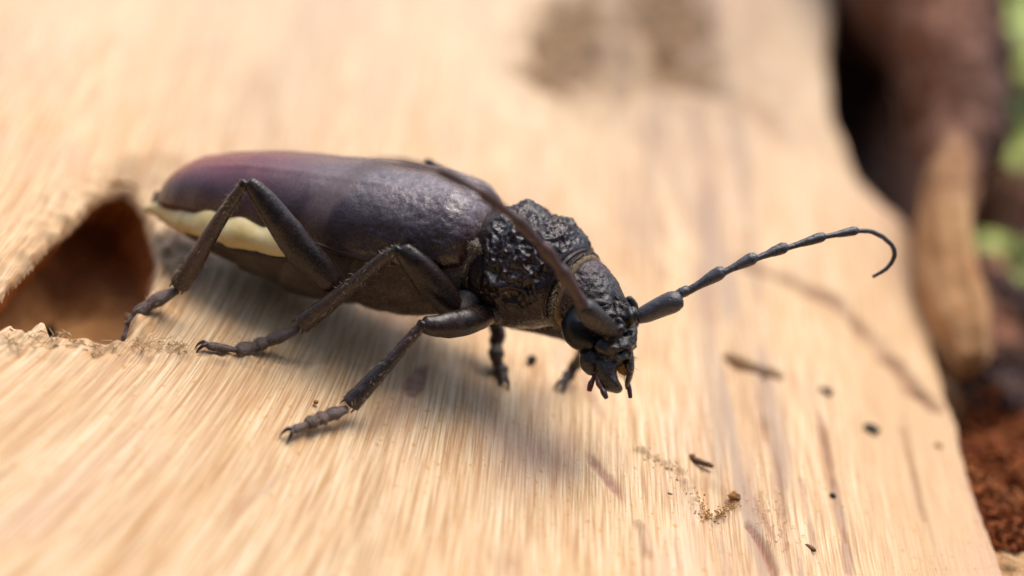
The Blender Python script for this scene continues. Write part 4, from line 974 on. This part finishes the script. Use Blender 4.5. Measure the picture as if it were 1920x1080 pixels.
# ------------------------------------------------------------------ green plants beyond the log
M_leaf = simple('leaf_green', (0.40, 0.44, 0.06), 0.5, 0.0, 2.0, 0.2, 10.0, col2=(0.22, 0.32, 0.05))
M_stem = simple('stem_green', (0.07, 0.10, 0.03), 0.6, 0.3, 3.0)
def leaf_mesh(p, d, nrm, L, W):
    d = unit(d); s = unit(np.cross(d, nrm)); n2 = np.cross(s, d); V, Fc = [], []
    for i in range(9):
        t = i/8; w = W*math.sin(math.pi*min(1, t**0.8))**0.8*0.5+0.004
        o = p+d*L*t-n2*L*0.25*t*t
        V += [o-s*w+n2*w*.3, o, o+s*w+n2*w*.3]
        if i:
            k = 3*i; Fc += [[k-3, k-2, k+1, k], [k-2, k-1, k+2, k+1]]
    return V, Fc
def plant(px, py, depth, nl, L, spread, lab):
    top = pt(px, py, depth); root = A(top[0]+.3, top[1]+.4, -4.05)
    e = empty('leafy_plant', root); tag(e, lab, 'plant', 'low green plants beyond the log')
    C = [root, (root*.5+top*.5)+A(.2, -.1, 0), top]; w_tube('stem', C, [.10, .08, .05], M_stem, e, ref=(1, 0, 0), n=8, m=8)
    CC = catmull(C, 12)
    for i in range(nl):
        b = CC[int(len(CC)*(0.86+0.13*i/nl))]; az = i*2.4+rng.uniform(-.3, .3); d = A(math.cos(az), math.sin(az), rng.uniform(.1, .5)); tip = b+unit(d)*spread*rng.uniform(.5, 1)
        V, Fc = leaf_mesh(tip, d, A(0, 0, 1)-CW*.8+rng.normal(0, .2, 3), L*rng.uniform(.8, 1.2), L*.7)
        lf = mk('leaf', V, Fc, M_leaf, e); md = lf.modifiers.new('blade', 'SOLIDIFY'); md.thickness = 0.02
        w_tube('leaf_stalk', [b, (b+tip)/2+A(0, 0, .1), tip], [.03, .025, .02], M_stem, e, ref=(0, 0, 1), n=6, m=4)
plant(1898, 70, 25.5, 8, .75, .28, 'tallest leafy green plant rising behind the red-brown bark')
plant(1905, 215, 25.0, 7, .62, .25, 'leafy green plant leaning close to the red-brown bark')
plant(1912, 455, 22.0, 6, .42, .18, 'small bright green seedling beside the black bark litter')
plant(1975, 20, 27.5, 9, 1.0, .5, 'large-leaved green plant standing behind the other plants')

# ------------------------------------------------------------------ trees added round the near side, out of view, to darken the beetle's reflections
def added_forest():
    Vs, Fs = [], []
    for k in range(15):
        az = math.radians(196+148*k/14+rng.uniform(-4, 4)); R = rng.uniform(520, 760); cx, cy = R*math.cos(az), R*math.sin(az); H = rng.uniform(440, 680)
        th = np.linspace(0, 2*math.pi, 8, endpoint=False); b = len(Vs)
        for z, r in ((-8, 22), (120, 16), (H*.55, 10), (H*.9, 3)):
            Vs += [(cx+r*math.cos(t), cy+r*math.sin(t), z) for t in th]
        for r in range(3):
            for j in range(8): Fs.append([b+r*8+j, b+r*8+(j+1) % 8, b+r*8+8+(j+1) % 8, b+r*8+8+j])
        for i in range(1100):
            u_ = unit(rng.normal(size=3)); rr = rng.uniform(.35, 1)**.5; c = A(cx, cy, H*.5)+u_*rr*A(170, 170, H*.48)*(0.75+.35*math.sin(5*u_[0]+7*u_[2]+k))
            a = unit(rng.normal(size=3)); s_ = unit(np.cross(a, rng.normal(size=3))); L = rng.uniform(14, 30); b = len(Vs)
            Vs += [c-a*L, c+s_*L*.6, c+a*L, c-s_*L*.6]; Fs.append([b, b+1, b+2, b+3])
    return Vs, Fs
Vs, Fs = added_forest()
tag(mk('added_forest', Vs, Fs, simple('added_forest_leaves', (0.055, 0.09, 0.025), 0.6, 0.4, 0.02), smooth=False), 'dark green trees added out of view to darken reflections', 'added_forest', kind='stuff')
